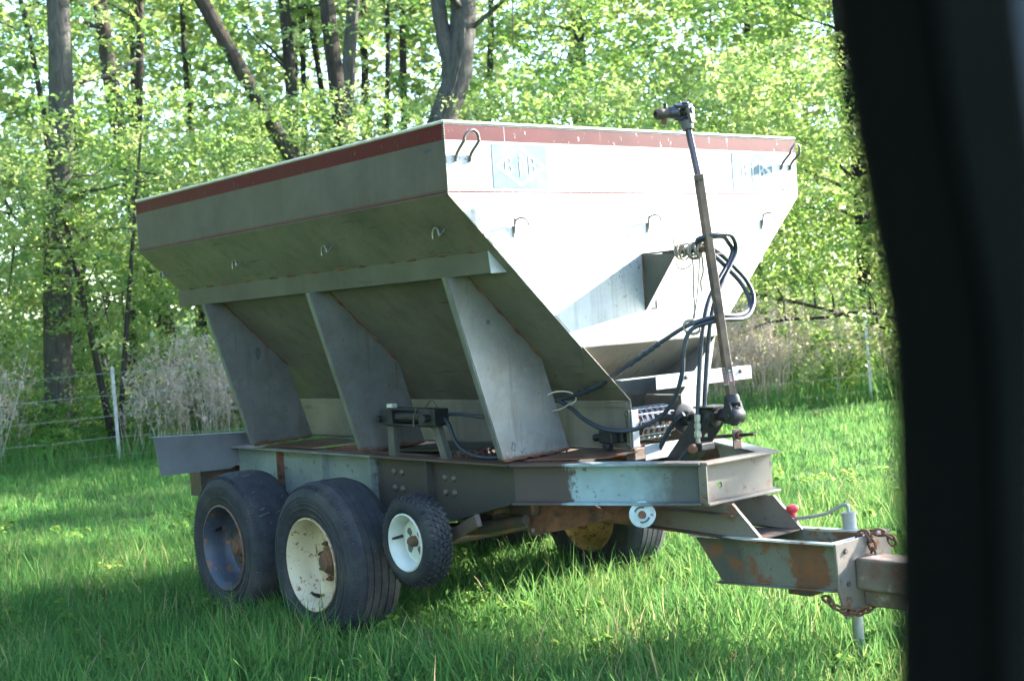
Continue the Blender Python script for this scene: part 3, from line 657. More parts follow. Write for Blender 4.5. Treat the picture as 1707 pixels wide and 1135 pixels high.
MB().tube([(-1.3,-.62,.56),(-.75,-.60,.62),(-.45,-.58,.68)], [.035,.04,.03], 8).build('wheel_arm', 'under', SP, smooth=50)
hpl = MB().prism([(-.55,-.52,.79),(-.22,-.40,.79),(.05,-.38,.70),(-.30,-.45,.62),(-.50,-.52,.58)], (.004,.008,0)).build('hanger_plate', 'rust', SP)
MB().lathe([(.012,0),(.011,.006),(0,.007)], 8, (-.47,-.52,.615), (.3,-1,0)).build('bolt', 'galv', hpl)
MB().box((-.62,-.56,.70),(-.42,-.50,.80)).build('hanger_block', 'under', SP, bevel=.01)

# ------------------------------------------------------------------ wheels
RT, RW = .468, .352
def tyre_profile(ribs):
    p = [(.258,.030),(.268,.012),(.285,.008),(.289,.004),(.293,.0075),(.30,.004),(.322,.001),(.325,-.002),(.329,.001),(.345,.0),(.352,-.003),(.356,.003),(.362,.0),(.388,.004),(.391,.001),(.395,.005),(.40,.006),(.432,.020),(.448,.036),(.456,.052),(.462,.075)]
    cen = RT
    if ribs:
        for g in ribs:
            p += [(cen-.002*abs(g-RW/2)/(RW/2),g-.0045),(cen-.006,g-.0025),(cen-.006,g+.0025),(cen-.002*abs(g-RW/2)/(RW/2),g+.0045)]
    else: p += [(cen,.11),(cen,RW/2),(cen,RW-.11)]
    q = [(.462,RW-.075),(.456,RW-.052),(.448,RW-.036),(.432,RW-.020),(.40,RW-.006),(.345,RW),(.30,RW-.004),(.268,RW-.012),(.258,RW-.030)]
    return p+q
def make_wheel(name, rim, tread, hubmat='hub'):
    prof = [(.258,RW-.03),(.264,RW-.012),(.270,RW-.010),(.270,RW-.004),(.262,RW-.002),(.250,RW-.02),(.242,RW-.05),(.228,.185),(.205,.172),(.17,.170),(.135,.164),(.12,.158),(.085,.158),(.085,.152),(.12,.152),(.135,.156),(.165,.164),(.20,.165),(.220,.145),(.226,.11),(.234,.075),(.238,.05),(.246,.030),(.254,.014),(.262,.0),(.270,.002),(.271,.009),(.264,.013),(.258,.03)]
    wheel = MB().lathe(prof, 56).build(name, rim, SP, smooth=40)
    ribs = (.085,.128,.176,.224,.267) if tread else None
    MB().lathe(tyre_profile(ribs), 72).build('tyre', 'tyre', wheel, smooth=40)
    lg_ = MB()
    for k in range(120):
        a = 2*math.pi*k/120; e_r = Vector((math.cos(a),0,math.sin(a))); e_t = Vector((-math.sin(a),0,math.cos(a)))
        lg_.prism([e_r*.434+e_t*.0032+Vector((0,.0185,0)), e_r*.434-e_t*.0032+Vector((0,.0185,0)), e_r*.4515-e_t*.0032+Vector((0,.0365,0)), e_r*.4515+e_t*.0032+Vector((0,.0365,0))], e_r*.0025+Vector((0,-.003,0)))
    tag(lg_.build('shoulder_ribs', 'tyre', wheel), kind='stuff')
    MB().lathe([(.088,.165),(.090,.145),(.080,.135),(.068,.130),(.064,.105),(.056,.098),(.050,.096),(.046,.086),(.022,.082),(0,.081)], 24).build('hub', hubmat, wheel, smooth=40)
    ln = None
    for k in range(8):
        a = 2*math.pi*k/8+.2; l = (.110*math.cos(a),.153,.110*math.sin(a))
        if ln is None: ln = MB().lathe([(.016,0),(.016,-.018),(.008,-.019),(.008,-.034),(0,-.035)], 6).build('lug_nut', hubmat, wheel, loc=l).data
        else: place(ln, 'lug_nut', wheel, l)
    MB().tube([(.02,.10,-.222),(.015,.06,-.205),(.012,.045,-.19)], [.012,.010,.008], 8).build('valve_stem', 'black_iron', wheel, smooth=50)
    return wheel
def set_wheel(wh, loc, rot): wh.location = loc; wh.rotation_euler = rot
XW, SW, YO, ZC = -1.613, 1.07, 1.237, .433
w1 = make_wheel('wheel', 'rim_cream', True); set_wheel(w1, (XW,-YO,ZC), (0,.5,0)); tag(w1, 'wheel with cream painted deep dish rim and ribbed tyre')
w2_ = make_wheel('wheel', 'rim_dark', False); set_wheel(w2_, (XW-SW,-YO,ZC), (0,2.1,0)); tag(w2_, 'wheel with dark blue rusty rim and bald tyre')
w3 = make_wheel('wheel', 'rim_yellow', True); set_wheel(w3, (XW,YO,ZC), (0,1.0,math.pi)); tag(w3, 'far wheel with yellowed rim')
w4 = make_wheel('wheel', 'rim_dark', True); set_wheel(w4, (XW-SW,YO,ZC), (0,.3,math.pi))
for k in (0,1):
    MB().cyl((XW-k*SW,-1.02,ZC),(XW-k*SW,1.02,ZC), .045, 14).build('axle', 'under', SP, smooth=40)
for s in (-1,1):
    MB().prism([(XW-SW-.12,s*.66,.40),(XW+.12,s*.66,.40),(XW+.10,s*.66,.50),(XW-SW/2+.1,s*.66,.60),(XW-SW/2-.1,s*.66,.60),(XW-SW-.10,s*.66,.50)], (0,s*.08,0)).build('walking_beam', 'under', SP, bevel=.01)
# ground drive wheel
GX, GY, GZ, GR, GW = -.812, -1.125, .612, .252, .165
gprof = [(.146,GW-.02),(.155,GW-.01),(.155,GW-.004),(.148,GW),(.14,GW-.02),(.128,.11),(.128,.085),(.09,.088),(.086,.070),(.030,.070),(.030,.074),(.08,.074),(.086,.092),(.118,.082),(.122,.045),(.132,.030),(.138,.014),(.148,.0),(.155,.003),(.155,.010),(.148,.016)]
gw = MB().lathe(gprof, 48).build('ground_drive_wheel', 'rim_white', SP, smooth=40, loc=(GX,GY,GZ))
tag(gw, 'small white rimmed drive wheel with blocky tread')
tp = [(.146,.022),(.156,.008),(.18,.0),(.205,.002),(.222,.012),(.236,.028),(.242,.05),(.245,GW/2),(.242,GW-.05),(.236,GW-.028),(.222,GW-.012),(.205,GW-.002),(.18,GW),(.156,GW-.008),(.146,GW-.022)]
MB().lathe(tp, 56).build('tyre', 'tyre_new', gw, smooth=45)
tr = MB()
NB = 38
for k in range(NB):
    for j, yy in enumerate((.034,.058,.0825,.107,.131)):
        a = 2*math.pi*(k+(.5 if j % 2 else 0))/NB
        r0 = {0:.233,4:.233}.get(j,.2405 if j in (1,3) else .2435)
        e_r = Vector((math.cos(a),0,math.sin(a))); e_t = Vector((-math.sin(a),0,math.cos(a))); c = e_r*r0+Vector((0,yy,0))
        h = .0105
        tr.prism([c+e_t*.0155, c+Vector((0,-.0125,0)), c-e_t*.0155, c+Vector((0,.0125,0))], e_r*h)
    a = 2*math.pi*k/NB
    e_r = Vector((math.cos(a),0,math.sin(a))); e_t = Vector((-math.sin(a),0,math.cos(a)))
    for yy, sg in ((.012,-1),(GW-.012,1)):
        c = e_r*.220+Vector((0,yy,0))
        tr.prism([c-e_t*.006-e_r*.008, c+e_t*.006-e_r*.008, c+e_t*.007+e_r*.022+Vector((0,-sg*.014,0)), c-e_t*.007+e_r*.022+Vector((0,-sg*.014,0))], Vector((0,sg*.007,0)))
tag(tr.build('tread_blocks', 'tyre_new', gw), kind='stuff')
MB().lathe([(.028,.08),(.030,.05),(.024,.035),(.02,.03),(0,.028)], 16).build('hub', 'hub', gw, smooth=40)
for k in range(4):
    a = k*math.pi/2+.75
    MB().prism([(.058*math.cos(a+q)*p, .0685, .058*math.sin(a+q)*p) for q, p in ((-.32,.8),(0,.7),(.32,.8),(.28,1.35),(0,1.5),(-.28,1.35))], (0,.001,0)).build('rim_slot', 'ink', gw)
MB().tube([(-.10,.06,.02),(-.098,.03,.018),(-.10,-.005,.015)], [.009,.008,.006], 8).build('valve_stem', 'black_iron', gw)
MB().cyl((GX,-1.05,GZ),(GX,-.60,GZ+.02), .022, 12).build('drive_axle', 'under', SP, smooth=40)
MB().prism([(GX-.05,-.93,GZ-.04),(GX+.06,-.93,GZ-.05),(-.42,-.93,.70),(-.44,-.93,.76)], (0,.03,0)).build('drive_arm', 'under', SP)
# straw caught on the bald tyre
b = MB(); r2 = random.Random(4)
for k in range(15):
    a = r2.uniform(.3,1.5); yy = -YO+r2.uniform(.06,.32)
    c = Vector((XW-SW+(RT+.003)*math.cos(a), yy, ZC+(RT+.003)*math.sin(a))); t = Vector((-math.sin(a)*r2.uniform(-1,1), r2.uniform(-1,1), math.cos(a)*r2.uniform(-.4,.4))).normalized()*r2.uniform(.008,.04)
    b.tube([c-t, c+t+Vector((0,0,.004))], .0013, 4)
tag(b.build('straw_bits', 'rope'), 'loose bits of straw lying on the bald rear tyre', 'straw', kind='stuff')

# ------------------------------------------------------------------ twine and chain (separate things)
TW = thing('twine', (.31,0,2.0), 'frayed grey twine wound round the bracket rod and hoses', 'twine')
b = MB(); pts = []
for k in range(150):
    t = k/149; a = t*2*math.pi*9
    rr2 = .022+.010*math.sin(t*9.3)+.006*math.sin(t*31)
    pts.append((.235+.15*t+.010*math.sin(a*.37), -.014+rr2*math.cos(a)*1.05, 2.04+rr2*math.sin(a)*1.1))
b.tube(pts, .0055, 6)
pts = []
for k in range(90):
    t = k/89; a = -t*2*math.pi*6
    rr2 = .030+.008*math.sin(t*13)
    pts.append((.29+.12*t+.018*math.sin(a*.61), -.005+rr2*math.cos(a), 2.035+rr2*math.sin(a)*1.15))
b.tube(pts, .005, 6)
b.build('coil', 'rope', TW, smooth=60)
for P, r in (([(.32,.01,2.0),(.325,.005,1.93),(.34,-.02,1.83),(.36,-.041,1.741),(.38,-.085,1.685)],.004), ([(.335,.045,2.0),(.34,.03,1.93),(.35,.0,1.83),(.365,-.04,1.74),(.385,-.075,1.69)],.0035),
             ([(.345,.055,2.01),(.35,.052,1.93),(.345,.035,1.88),(.35,.03,1.83)],.005), ([(.25,-.04,2.0),(.27,-.05,1.96),(.30,-.03,1.95),(.32,0,1.97)],.003),
             ([(.24,-.03,2.06),(.245,-.045,2.09),(.25,-.04,2.115),(.255,-.03,2.12)],.003), ([(.38,.03,2.05),(.37,.07,2.10),(.375,.06,2.14),(.37,.075,2.17)],.004), ([(.37,.07,2.10),(.375,.10,2.13),(.37,.12,2.15)],.0035),
             ([(.36,.05,2.03),(.37,.12,2.02),(.375,.18,2.015)],.0028)):
    MB().tube(spline(P,5), r, 6).build('strand', 'rope', TW, smooth=60)
b = MB(); pts = []
for k in range(60):
    t = k/59; a = t*2*math.pi*4
    pts.append((.385+.024*math.cos(a), -.098+.036*math.cos(a+.3), 1.655+.034*math.sin(a)-.01*t))
b.tube(pts, .005, 6); b.build('knot', 'rope', TW, smooth=60)
T2 = thing('tie_wire', (-.36,-.36,1.30), 'bent tie wire holding the hose against the front gusset', 'wire')
MB().tube(spline([(-.37,-.44,1.335),(-.34,-.40,1.35),(-.30,-.34,1.34),(-.29,-.31,1.30),(-.32,-.33,1.27)],5), .0035, 6).build('loop', 'rimlip', T2)
MB().tube(spline([(-.37,-.42,1.245),(-.34,-.38,1.255),(-.30,-.33,1.285)],5), .005, 6).build('tail', 'rope', T2)
CH = thing('safety_chain', (1.30,0,.45), 'rusty safety chain looped over the hitch plate at the end of the tongue', 'chain')
link_me = None
def chain(path, L=.052):
    global link_me
    P = spline(path,16); acc = 0; pts = [Vector(P[0])]
    for a, c in zip(P,P[1:]):
        acc += (Vector(c)-Vector(a)).length
        if acc >= L*.72: pts.append(Vector(c)); acc = 0
    for i in range(len(pts)-1):
        a, c = pts[i], pts[i+1]; d = (c-a).normalized()
        q = d.to_track_quat('X','Z').to_euler(); q2 = (d.to_track_quat('X','Z') @ Euler((math.pi/2*(i % 2)+.25,0,0)).to_quaternion()).to_euler()
        if link_me is None:
            h, r = L*.32, .0165; ring = []
            for k in range(16):
                t = 2*math.pi*k/16; ring.append((h*(1 if math.cos(t) > 0 else -1)*(.45 if abs(math.cos(t)) < .4 else 1)*.8+r*math.cos(t)*.75, r*math.sin(t), 0))
            ring.append(ring[0]); bb = MB().tube(ring, .0064, 6, caps=False, up=(0,0,1)); o = bb.build('link', 'rust', CH, smooth=60, loc=(a+c)/2, rot=q2); link_me = o.data
        else: place(link_me, 'link', CH, (a+c)/2, q2)
chain([(1.22,.03,.62),(1.25,.02,.655),(1.285,.03,.655),(1.30,.035,.60),(1.302,.04,.53),(1.305,.045,.46),(1.31,.03,.40),(1.315,.02,.36)])
chain([(1.26,.05,.655),(1.30,.09,.655),(1.33,.13,.63),(1.34,.15,.58)])
chain([(1.17,-.17,.385),(1.22,-.19,.365),(1.27,-.185,.34),(1.30,-.11,.318),(1.305,-.04,.315),(1.31,.02,.335),(1.32,.05,.345)])
chain([(1.32,.05,.36),(1.345,.07,.34),(1.37,.08,.33),(1.40,.10,.35)])
SHADE = [(16,.7,3,8.4,2.0,18),(20,3.0,4,10.0,2.4,22),(22,-3.4,8.8,13.2,1.9,44),(21,-5.9,8.6,13.2,2.1,46),(23,-8.3,9.4,13.8,2.1,50),(22,-10.8,9.4,14,2.2,44),(24,-13.4,10,14.4,2.3,38)]

# ------------------------------------------------------------------ ground
def gz(x, y):
    """gentle swell of the meadow, level under the trailer, rising a little beyond the fence"""
    d = (x-CAM[0])*FWD[0]+(y-CAM[1])*FWD[1]
    return 0.03*np.sin(x*.55+1.3)*np.sin(y*.48+.4)*np.clip((np.abs(d-8)-3)/6,0,1) + np.clip((d-19)/30,0,3)**1.2*1.1
def grid_mesh(name, xs, ys, fz):
    X, Y = np.meshgrid(xs, ys, indexing='ij'); Z = fz(X,Y); n, k = X.shape
    v = np.stack([X,Y,Z],-1).reshape(-1,3)
    i = np.arange(n*k).reshape(n,k)
    f = np.stack([i[:-1,:-1],i[1:,:-1],i[1:,1:],i[:-1,1:]],-1).reshape(-1,4)
    return np_mesh(name, v, f)
def np_mesh(name, v, f, tint=None, smooth=False):
    me = bpy.data.meshes.new(name); n = len(f); k = f.shape[1]
    me.vertices.add(len(v)); me.vertices.foreach_set('co', np.ascontiguousarray(v,dtype=np.float32).ravel())
    me.loops.add(n*k); me.loops.foreach_set('vertex_index', np.ascontiguousarray(f,dtype=np.int32).ravel())
    me.polygons.add(n); me.polygons.foreach_set('loop_start', np.arange(0,n*k,k,dtype=np.int32))
    try: me.polygons.foreach_set('loop_total', np.full(n,k,dtype=np.int32))
    except Exception: pass
    me.update(calc_edges=True)
    if smooth: me.polygons.foreach_set('use_smooth', np.ones(n,dtype=bool))
    if tint is not None:
        at = me.attributes.new('tint','FLOAT','FACE'); at.data.foreach_set('value', np.ascontiguousarray(tint,dtype=np.float32))
    return me
b = MatB('meadow_soil')
c = b.mix(b.ramp(b.noise(2.5,6,.7), .3, .7), (.045,.085,.025), (.075,.12,.035))
c = b.mix(b.ramp(b.noise(14,5,.7), .55, .7), c, (.085,.07,.035))
M['soil'] = b.finish(c, .95, 0, (b.noise(40,5), .6, .02), .1)
ax1 = np.concatenate([np.linspace(-160,-60,12)[:-1], np.linspace(-60,30,120), np.linspace(30,120,12)[1:]])
ay1 = np.concatenate([np.linspace(-110,-20,12)[:-1], np.linspace(-20,70,120), np.linspace(70,170,12)[1:]])
gm = grid_mesh('ground', ax1, ay1, gz); gm.materials.append(M['soil'])
tag(place(gm,'ground'), kind='structure')

# ------------------------------------------------------------------ leaf and grass materials
def leaf_mat(name, c0, c1, c2, trans=.45, objrand=.25, gloss=.06, patch=0.0, dead=None):
    b = MatB(name)
    at = b.n('ShaderNodeAttribute'); at.attribute_name = 'tint'
    oi = b.n('ShaderNodeObjectInfo')
    t = b.math('ADD', at.outputs['Fac'], b.math('MULTIPLY', b.math('SUBTRACT', oi.outputs['Random'], .5), objrand))
    if patch: t = b.math('ADD', t, b.math('MULTIPLY', b.math('SUBTRACT', b.noise(.9,4,.65), .5), patch))
    cr = b.n('ShaderNodeValToRGB'); e = cr.color_ramp.elements
    e[0].color = lin(c0); e[0].position = .12; e[1].color = lin(c2); e[1].position = .95
    k = e.new(.55); k.color = lin(c1)
    if dead:
        e[-1].position = .84; k = e.new(1.0); k.color = lin(dead)
    b.l(t, cr.inputs[0])
    d = b.n('ShaderNodeBsdfDiffuse'); tr = b.n('ShaderNodeBsdfTranslucent'); g = b.n('ShaderNodeBsdfGlossy')
    g.inputs['Roughness'].default_value = .38; g.inputs['Color'].default_value = (.9,.95,1,1)
    b.l(cr.outputs[0], d.inputs[0])
    hs = b.n('ShaderNodeHueSaturation'); hs.inputs['Value'].default_value = 1.5; hs.inputs['Hue'].default_value = .483; hs.inputs['Saturation'].default_value = .97
    b.l(cr.outputs[0], hs.inputs['Color']); b.l(hs.outputs[0], tr.inputs[0])
    m1 = b.n('ShaderNodeMixShader'); m1.inputs[0].default_value = trans; b.l(d.outputs[0], m1.inputs[1]); b.l(tr.outputs[0], m1.inputs[2])
    m2 = b.n('ShaderNodeMixShader'); m2.inputs[0].default_value = gloss; b.l(m1.outputs[0], m2.inputs[1]); b.l(g.outputs[0], m2.inputs[2])
    b.l(m2.outputs[0], b.out.inputs[0]); return b.m
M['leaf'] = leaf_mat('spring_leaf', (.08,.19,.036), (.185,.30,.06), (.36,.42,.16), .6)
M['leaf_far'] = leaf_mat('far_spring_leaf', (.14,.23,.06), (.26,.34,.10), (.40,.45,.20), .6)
M['grass'] = leaf_mat('meadow_grass', (.054,.155,.045), (.10,.225,.056), (.20,.255,.08), .42, .0, .0, .9, (.34,.29,.16))
M['weed'] = leaf_mat('green_weed', (.05,.14,.03), (.10,.21,.04), (.22,.30,.07), .45, .3, .0)
M['dry'] = leaf_mat('dry_weed', (.32,.26,.205), (.45,.375,.30), (.56,.49,.41), .3, .3, .02)
def bark_mat(name, a, c_):
    b = MatB(name)
    n1 = b.noise(9,8,.8,stretch=(1,1,.22),dist=1.2)
    c = b.mix(b.ramp(n1,.34,.68), a, c_)
    c = b.mix(b.math('MULTIPLY', b.ramp(b.noise(1.6,5,.7,loc=(5,1,2)),.52,.7), .6), c, (.10,.11,.075))
    return b.finish(c, .92, 0, (b.noise(22,8,.75,stretch=(1,1,.13),dist=.5), 1.0, .06), .15)
M['bark_grey'] = bark_mat('grey_bark', (.045,.041,.036), (.155,.148,.135))
M['bark_dark'] = bark_mat('dark_bark', (.020,.017,.014), (.075,.064,.052))
M['bark_brown'] = bark_mat('brown_bark', (.028,.022,.017), (.095,.075,.058))

def leaves(cent, size, flat=.55, rg=rng, aspect=.62):
    """bent four-cornered leaves at the given centres"""
    n = len(cent)
    nrm = rg.normal(size=(n,3)); nrm[:,2] = np.abs(nrm[:,2])+flat*2; nrm /= np.linalg.norm(nrm,axis=1)[:,None]
    a = rg.normal(size=(n,3)); u = np.cross(nrm,a); u /= np.linalg.norm(u,axis=1)[:,None]; v = np.cross(nrm,u)
    s = size[:,None]
    droop = rg.uniform(.0,.35,size=(n,1))
    P = np.stack([cent-u*s*.5, cent+v*s*aspect*.5+nrm*s*.10, cent+u*s*.5-nrm*s*droop, cent-v*s*aspect*.5+nrm*s*.10],1)
    return P.reshape(-1,3), np.arange(4*n).reshape(n,4)
def clusters(cc, per, rad, size, rg=rng, flatten=.35):
    """leaf positions in flattened sprays round the centres cc"""
    n = len(cc); k = per; nt_ = 6
    ang_ = rg.uniform(0,6.283,size=(n,nt_)); rise = rg.normal(scale=.28,size=(n,nt_))
    tw_ = np.stack([np.cos(ang_),np.sin(ang_),rise],-1)*rg.uniform(.5,1.1,size=(n,nt_,1))
    pick = rg.integers(0,nt_,size=(n,k)); d_ = np.take_along_axis(tw_,pick[:,:,None].repeat(3,2),1)
    tt = rg.uniform(.08,1,size=(n,k,1))**.8
    off = d_*tt+rg.normal(scale=.11,size=(n,k,3))*np.array([1,1,.7]); off[:,:,2] -= .22*tt[:,:,0]**2
    off *= rad; off[:,:,2] *= flatten/.35
    sc = rg.uniform(.55,1.35,size=(n,1,1)); P = (cc[:,None,:]+off*sc)
    t = np.clip(.5+rg.normal(scale=.2,size=(n,1))+rg.normal(scale=.13,size=(n,k)),0,1)
    s = size*rg.uniform(.6,1.25,size=(n,k))*rg.uniform(.7,1.4,size=(n,1))
    return P.reshape(-1,3), s.reshape(-1), t.reshape(-1)

def bark_tube(mb, pts, rad, n=14, seed=0, rough=.10):
    """tapered trunk with lobed, knobbly outline"""
    P = [Vector(p) for p in pts]; k = len(P); r0 = random.Random(seed); ph = [r0.uniform(0,6.3) for _ in range(5)]
    T = [(P[min(i+1,k-1)]-P[max(i-1,0)]).normalized() for i in range(k)]
    u = Vector((1,0,0)) if abs(T[0].x) < .9 else Vector((0,1,0)); vs = []
    for i in range(k):
        u = (u-T[i]*u.dot(T[i])).normalized(); w_ = T[i].cross(u)
        for j in range(n):
            a = 2*math.pi*j/n
            q = 1+rough*(.5*math.sin(3*a+ph[0]+i*.35)+.35*math.sin(5*a+ph[1]-i*.5)+.3*math.sin(2*a+ph[2]+i*.9))+r0.uniform(-1,1)*rough*.35
            vs.append(P[i]+(u*math.cos(a)+w_*math.sin(a))*rad[i]*q)
    f = [(i*n+j,i*n+(j+1)%n,(i+1)*n+(j+1)%n,(i+1)*n+j) for i in range(k-1) for j in range(n)]
    mb.add(vs,f)
def tree(name, base, top10, r, label, bark, seed, ncl=60, spread=3.0, zlo=3.0, zhi=15, leaf=.10, height=17, per=60, extra=None, sway=.25, group='trees along the wood edge', crown_mat='leaf', limbs=9, axis=None):
    rg = np.random.default_rng(seed); r0 = random.Random(seed)
    bx, by = base; tx, ty = top10; g = float(gz(np.array(bx),np.array(by)))
    root = thing(name, (bx,by,g), label, 'tree', group)
    ax_ = lambda z: Vector((bx+(tx-bx)*z/10+sway*math.sin(z*.55+seed)*min(1,z/6)*.5, by+(ty-by)*z/10+sway*math.cos(z*.45+seed*2)*min(1,z/6)*.5, z))
    if axis:
        A_ = np.array(axis); ax_ = lambda z: Vector((float(np.interp(z,A_[:,2],A_[:,0])),float(np.interp(z,A_[:,2],A_[:,1])),z))
    zs = [g-.3,g+.05,g+.35,g+.8]+list(np.linspace(g+1.6,height,16))
    rad = [r*1.75,r*1.55,r*1.28,r*1.1]+[r*(1.04-.62*((z-1.6)/(height-1.6))) for z in zs[4:]]
    tb = MB(); bark_tube(tb,[ax_(z) for z in zs],rad,16,seed)
    tips = []
    for k in range(limbs):
        z0 = r0.uniform(max(zlo,2.2),height*.85); p = ax_(z0); a = r0.uniform(0,6.283); ln = r0.uniform(.5,1.0)*spread*(1.15-.5*z0/height)
        q = [p]; d = Vector((math.cos(a),math.sin(a),r0.uniform(.05,.6)))
        for i in range(1,6):
            d = (d+Vector((r0.uniform(-.25,.25),r0.uniform(-.25,.25),r0.uniform(-.2,.2)))).normalized(); q.append(q[-1]+d*ln/5)
        rl_ = r*r0.uniform(.16,.30)
        bark_tube(tb,q,[rl_*(1-.85*i/5) for i in range(6)],7,seed+k,.06)
        tips += q[2:]
    if extra: extra(tb,ax_,rad)
    t_o = tb.build('trunk',bark,root,smooth=70)
    cc = []
    for k in range(ncl):
        if tips and k % 3:
            p = r0.choice(tips); cc.append(p+Vector((r0.gauss(0,.45),r0.gauss(0,.45),r0.gauss(0,.3))))
        else:
            z = zlo+(zhi-zlo)*r0.random(); a = r0.uniform(0,6.283); q = spread*math.sqrt(r0.random())*(1.1-.4*z/height)
            p = ax_(z); cc.append(Vector((p.x+q*math.cos(a),p.y+q*math.sin(a),z)))
    P,S,t = clusters(np.array([tuple(c) for c in cc]),per,.62,leaf,rg)
    v,f = leaves(P,S,.5,rg); me = np_mesh('crown',v,f,t); me.materials.append(M[crown_mat]); place(me,'crown',root)
    tw = MB()
    for c in cc[::3]:
        p = ax_(max(g+1,c.z-.5)) if not tips else min(tips,key=lambda q_:(q_-c).length)
        if (p-c).length < 2.2:
            mid = p.lerp(c,.5)+Vector((0,0,r0.uniform(-.1,.15))); tw.tube([p,mid,c],[.016,.011,.004],4)
    if tw.v: tw.build('twigs',bark,root)
    return root
def fork(tb, ax_, rad):
    bark_tube(tb,[Vector(q_) for q_ in spline([(-12.44,8.32,5.5),(-12.45,8.30,5.96),(-12.51,8.235,6.5),(-12.535,8.21,7.0),(-12.58,8.18,7.8),(-12.75,8.0,9.5),(-13.1,7.6,12)],3)],[.17]*3+[.15]*3+[.12]*3+[.11]*3+[.10]*3+[.08]*3+[.05],12,5)
    q = [ax_(z)+Vector((.24,-.16,0)) for z in np.linspace(0,6.6,14)]
    tb.tube([p+Vector((.04*math.sin(i*1.7),.04*math.cos(i*1.3),0)) for i,p in enumerate(q)],.018,5)
def dead_limb(tb, ax_, rad):
    for P in ([(-17.40,3.42,3.30),(-17.34,3.24,3.55),(-17.45,3.05,3.72),(-17.62,2.86,4.0),(-17.78,2.68,4.12)], [(-17.50,3.02,3.74),(-17.44,2.98,4.1),(-17.50,2.92,4.45)], [(-17.66,2.83,4.0),(-17.55,2.70,4.3)]):
        tb.tube(spline(P,4),[.055-.045*i/(4*(len(P)-1)) for i in range(4*(len(P)-1)+1)],7)
tree('oak_tree',(-17.63,3.38),(-17.51,3.81),.235,'big straight grey trunk at the left behind the fence post','bark_grey',11,90,3.4,2.4,15,.10,extra=dead_limb)
tree('dark_trunk_tree',(-27.27,7.38),(-27.05,7.93),.18,'dark upright trunk just right of the big left trunk','bark_dark',12,60,3,8.5)
tree('curved_trunk_tree',(-22.83,8.09),(-23.79,7.19),.215,'thick brown trunk leaning left at upper left, between two thinner trunks','bark_brown',13,60,3,8.5)
tree('slim_trunk_tree',(-24.48,7.65),(-24.18,8.28),.117,'slim wavy brown trunk right beside the thick leaning trunk at upper left','bark_brown',14,50,2.6,8.5,sway=.4)
tree('slim_trunk_tree',(-31.67,13.07),(-31.74,13.26),.116,'short visible thin dark trunk deep in the wood left of the leaning tree','bark_dark',15,60,3,4,leaf=.12)
tree('leaning_tree',(-14.28,9.06),(-17.55,5.34),.15,'brown tree slanting strongly to the left above the hopper','bark_brown',16,45,2.6,5,sway=.08,limbs=5)
tree('dark_trunk_tree',(-26.53,13.03),(-26.38,13.50),.208,'dark trunk right of the slanting tree, half hidden by leaves','bark_dark',17,70,3,8.5,leaf=.11)
tree('paired_trunk_tree',(-17.97,9.28),(-17.90,9.65),.192,'left trunk of the close pair behind the hopper side','bark_dark',18,60,2.8,8.5)
tree('paired_trunk_tree',(-20.55,10.87),(-20.03,11.78),.187,'right trunk of the close pair behind the hopper side','bark_grey',19,60,2.8,8.5)
tree('slim_trunk_tree',(-26.50,16.24),(-26.37,16.67),.10,'very thin dark trunk between the close pair and the forked tree','bark_dark',20,60,3,3.5,leaf=.11)
tree('forked_tree',(-13.68,6.64),(-12.3,8.6),.25,'large grey forked tree leaning right behind the hopper front corner','bark_grey',21,60,3.2,6.2,extra=fork,sway=.15,axis=[(-13.9,6.5,-1),(-13.68,6.75,0),(-13.2,7.35,2.3),(-12.89,7.707,3.8),(-12.717,7.936,4.42),(-12.556,8.15,5.04),(-12.366,8.404,5.8),(-12.281,8.525,6.38),(-12.288,8.532,6.97),(-12.303,8.541,7.95),(-12.2,8.8,11),(-12.0,9.2,18)])
tree('slim_trunk_tree',(-26.34,19.59),(-26.05,20.23),.13,'thin dark trunk just right of the forked tree','bark_dark',22,60,3.2,3.5,leaf=.12)
tree('leafy_tree',(-21.50,19.20),(-21.48,19.50),.19,'faint trunk smothered in bright leaves above the middle of the front panel','bark_brown',23,90,3.2,2.5,leaf=.11)
tree('slim_trunk_tree',(-21.89,28.20),(-21.72,28.69),.12,'thin dark trunk amid bright leaves at upper right','bark_dark',24,80,3.4,2.5,leaf=.12)
tree('pillar_side_tree',(-10.72,16.58),(-10.79,16.78),.15,'grey trunk rising at the right beside the dark car pillar','bark_dark',25,70,2.8,2.5)
tree('slim_trunk_tree',(-27.57,8.60),(-28.84,7.33),.09,'thin leaning trunk in the upper left corner','bark_dark',26,60,3,4,leaf=.12)
tree('sapling',(-15.11,3.31),(-14.39,4.47),.04,'thin dark sapling below the left rear corner of the hopper','bark_dark',27,26,1.3,1.6,4.5,.085,5.0,45,sway=.1,limbs=6)
tree('sapling',(-15.60,3.49),(-16.69,2.44),.05,'thin leaning sapling next to the big left trunk','bark_dark',28,26,1.4,1.8,4.8,.085,5.2,45,sway=.15,limbs=6)
# trees outside the picture towards the sun: their crowns dapple the grass
SH = Vector((math.cos(SUN_AZ),math.sin(SUN_AZ),0)); SP_ = Vector((math.sin(SUN_AZ),-math.cos(SUN_AZ),0))
for i,(along,perp,zc_,hh,sp,nc) in enumerate(SHADE):
    p = SH*along+SP_*perp
    tree('shade_tree',(p.x,p.y),(p.x+.3,p.y-.2),.13+.02*(i % 3),['leafy tree %s outside the picture to the right, shading the grass' % q for q in ('nearest the tongue','second from the tongue','third from the tongue','fourth from the tongue','fifth from the tongue','farthest from the tongue','seventh from the tongue')][i],'bark_brown',60+i,nc,sp,zc_,hh,.13,hh+.5,70,group='trees outside the picture',limbs=10)

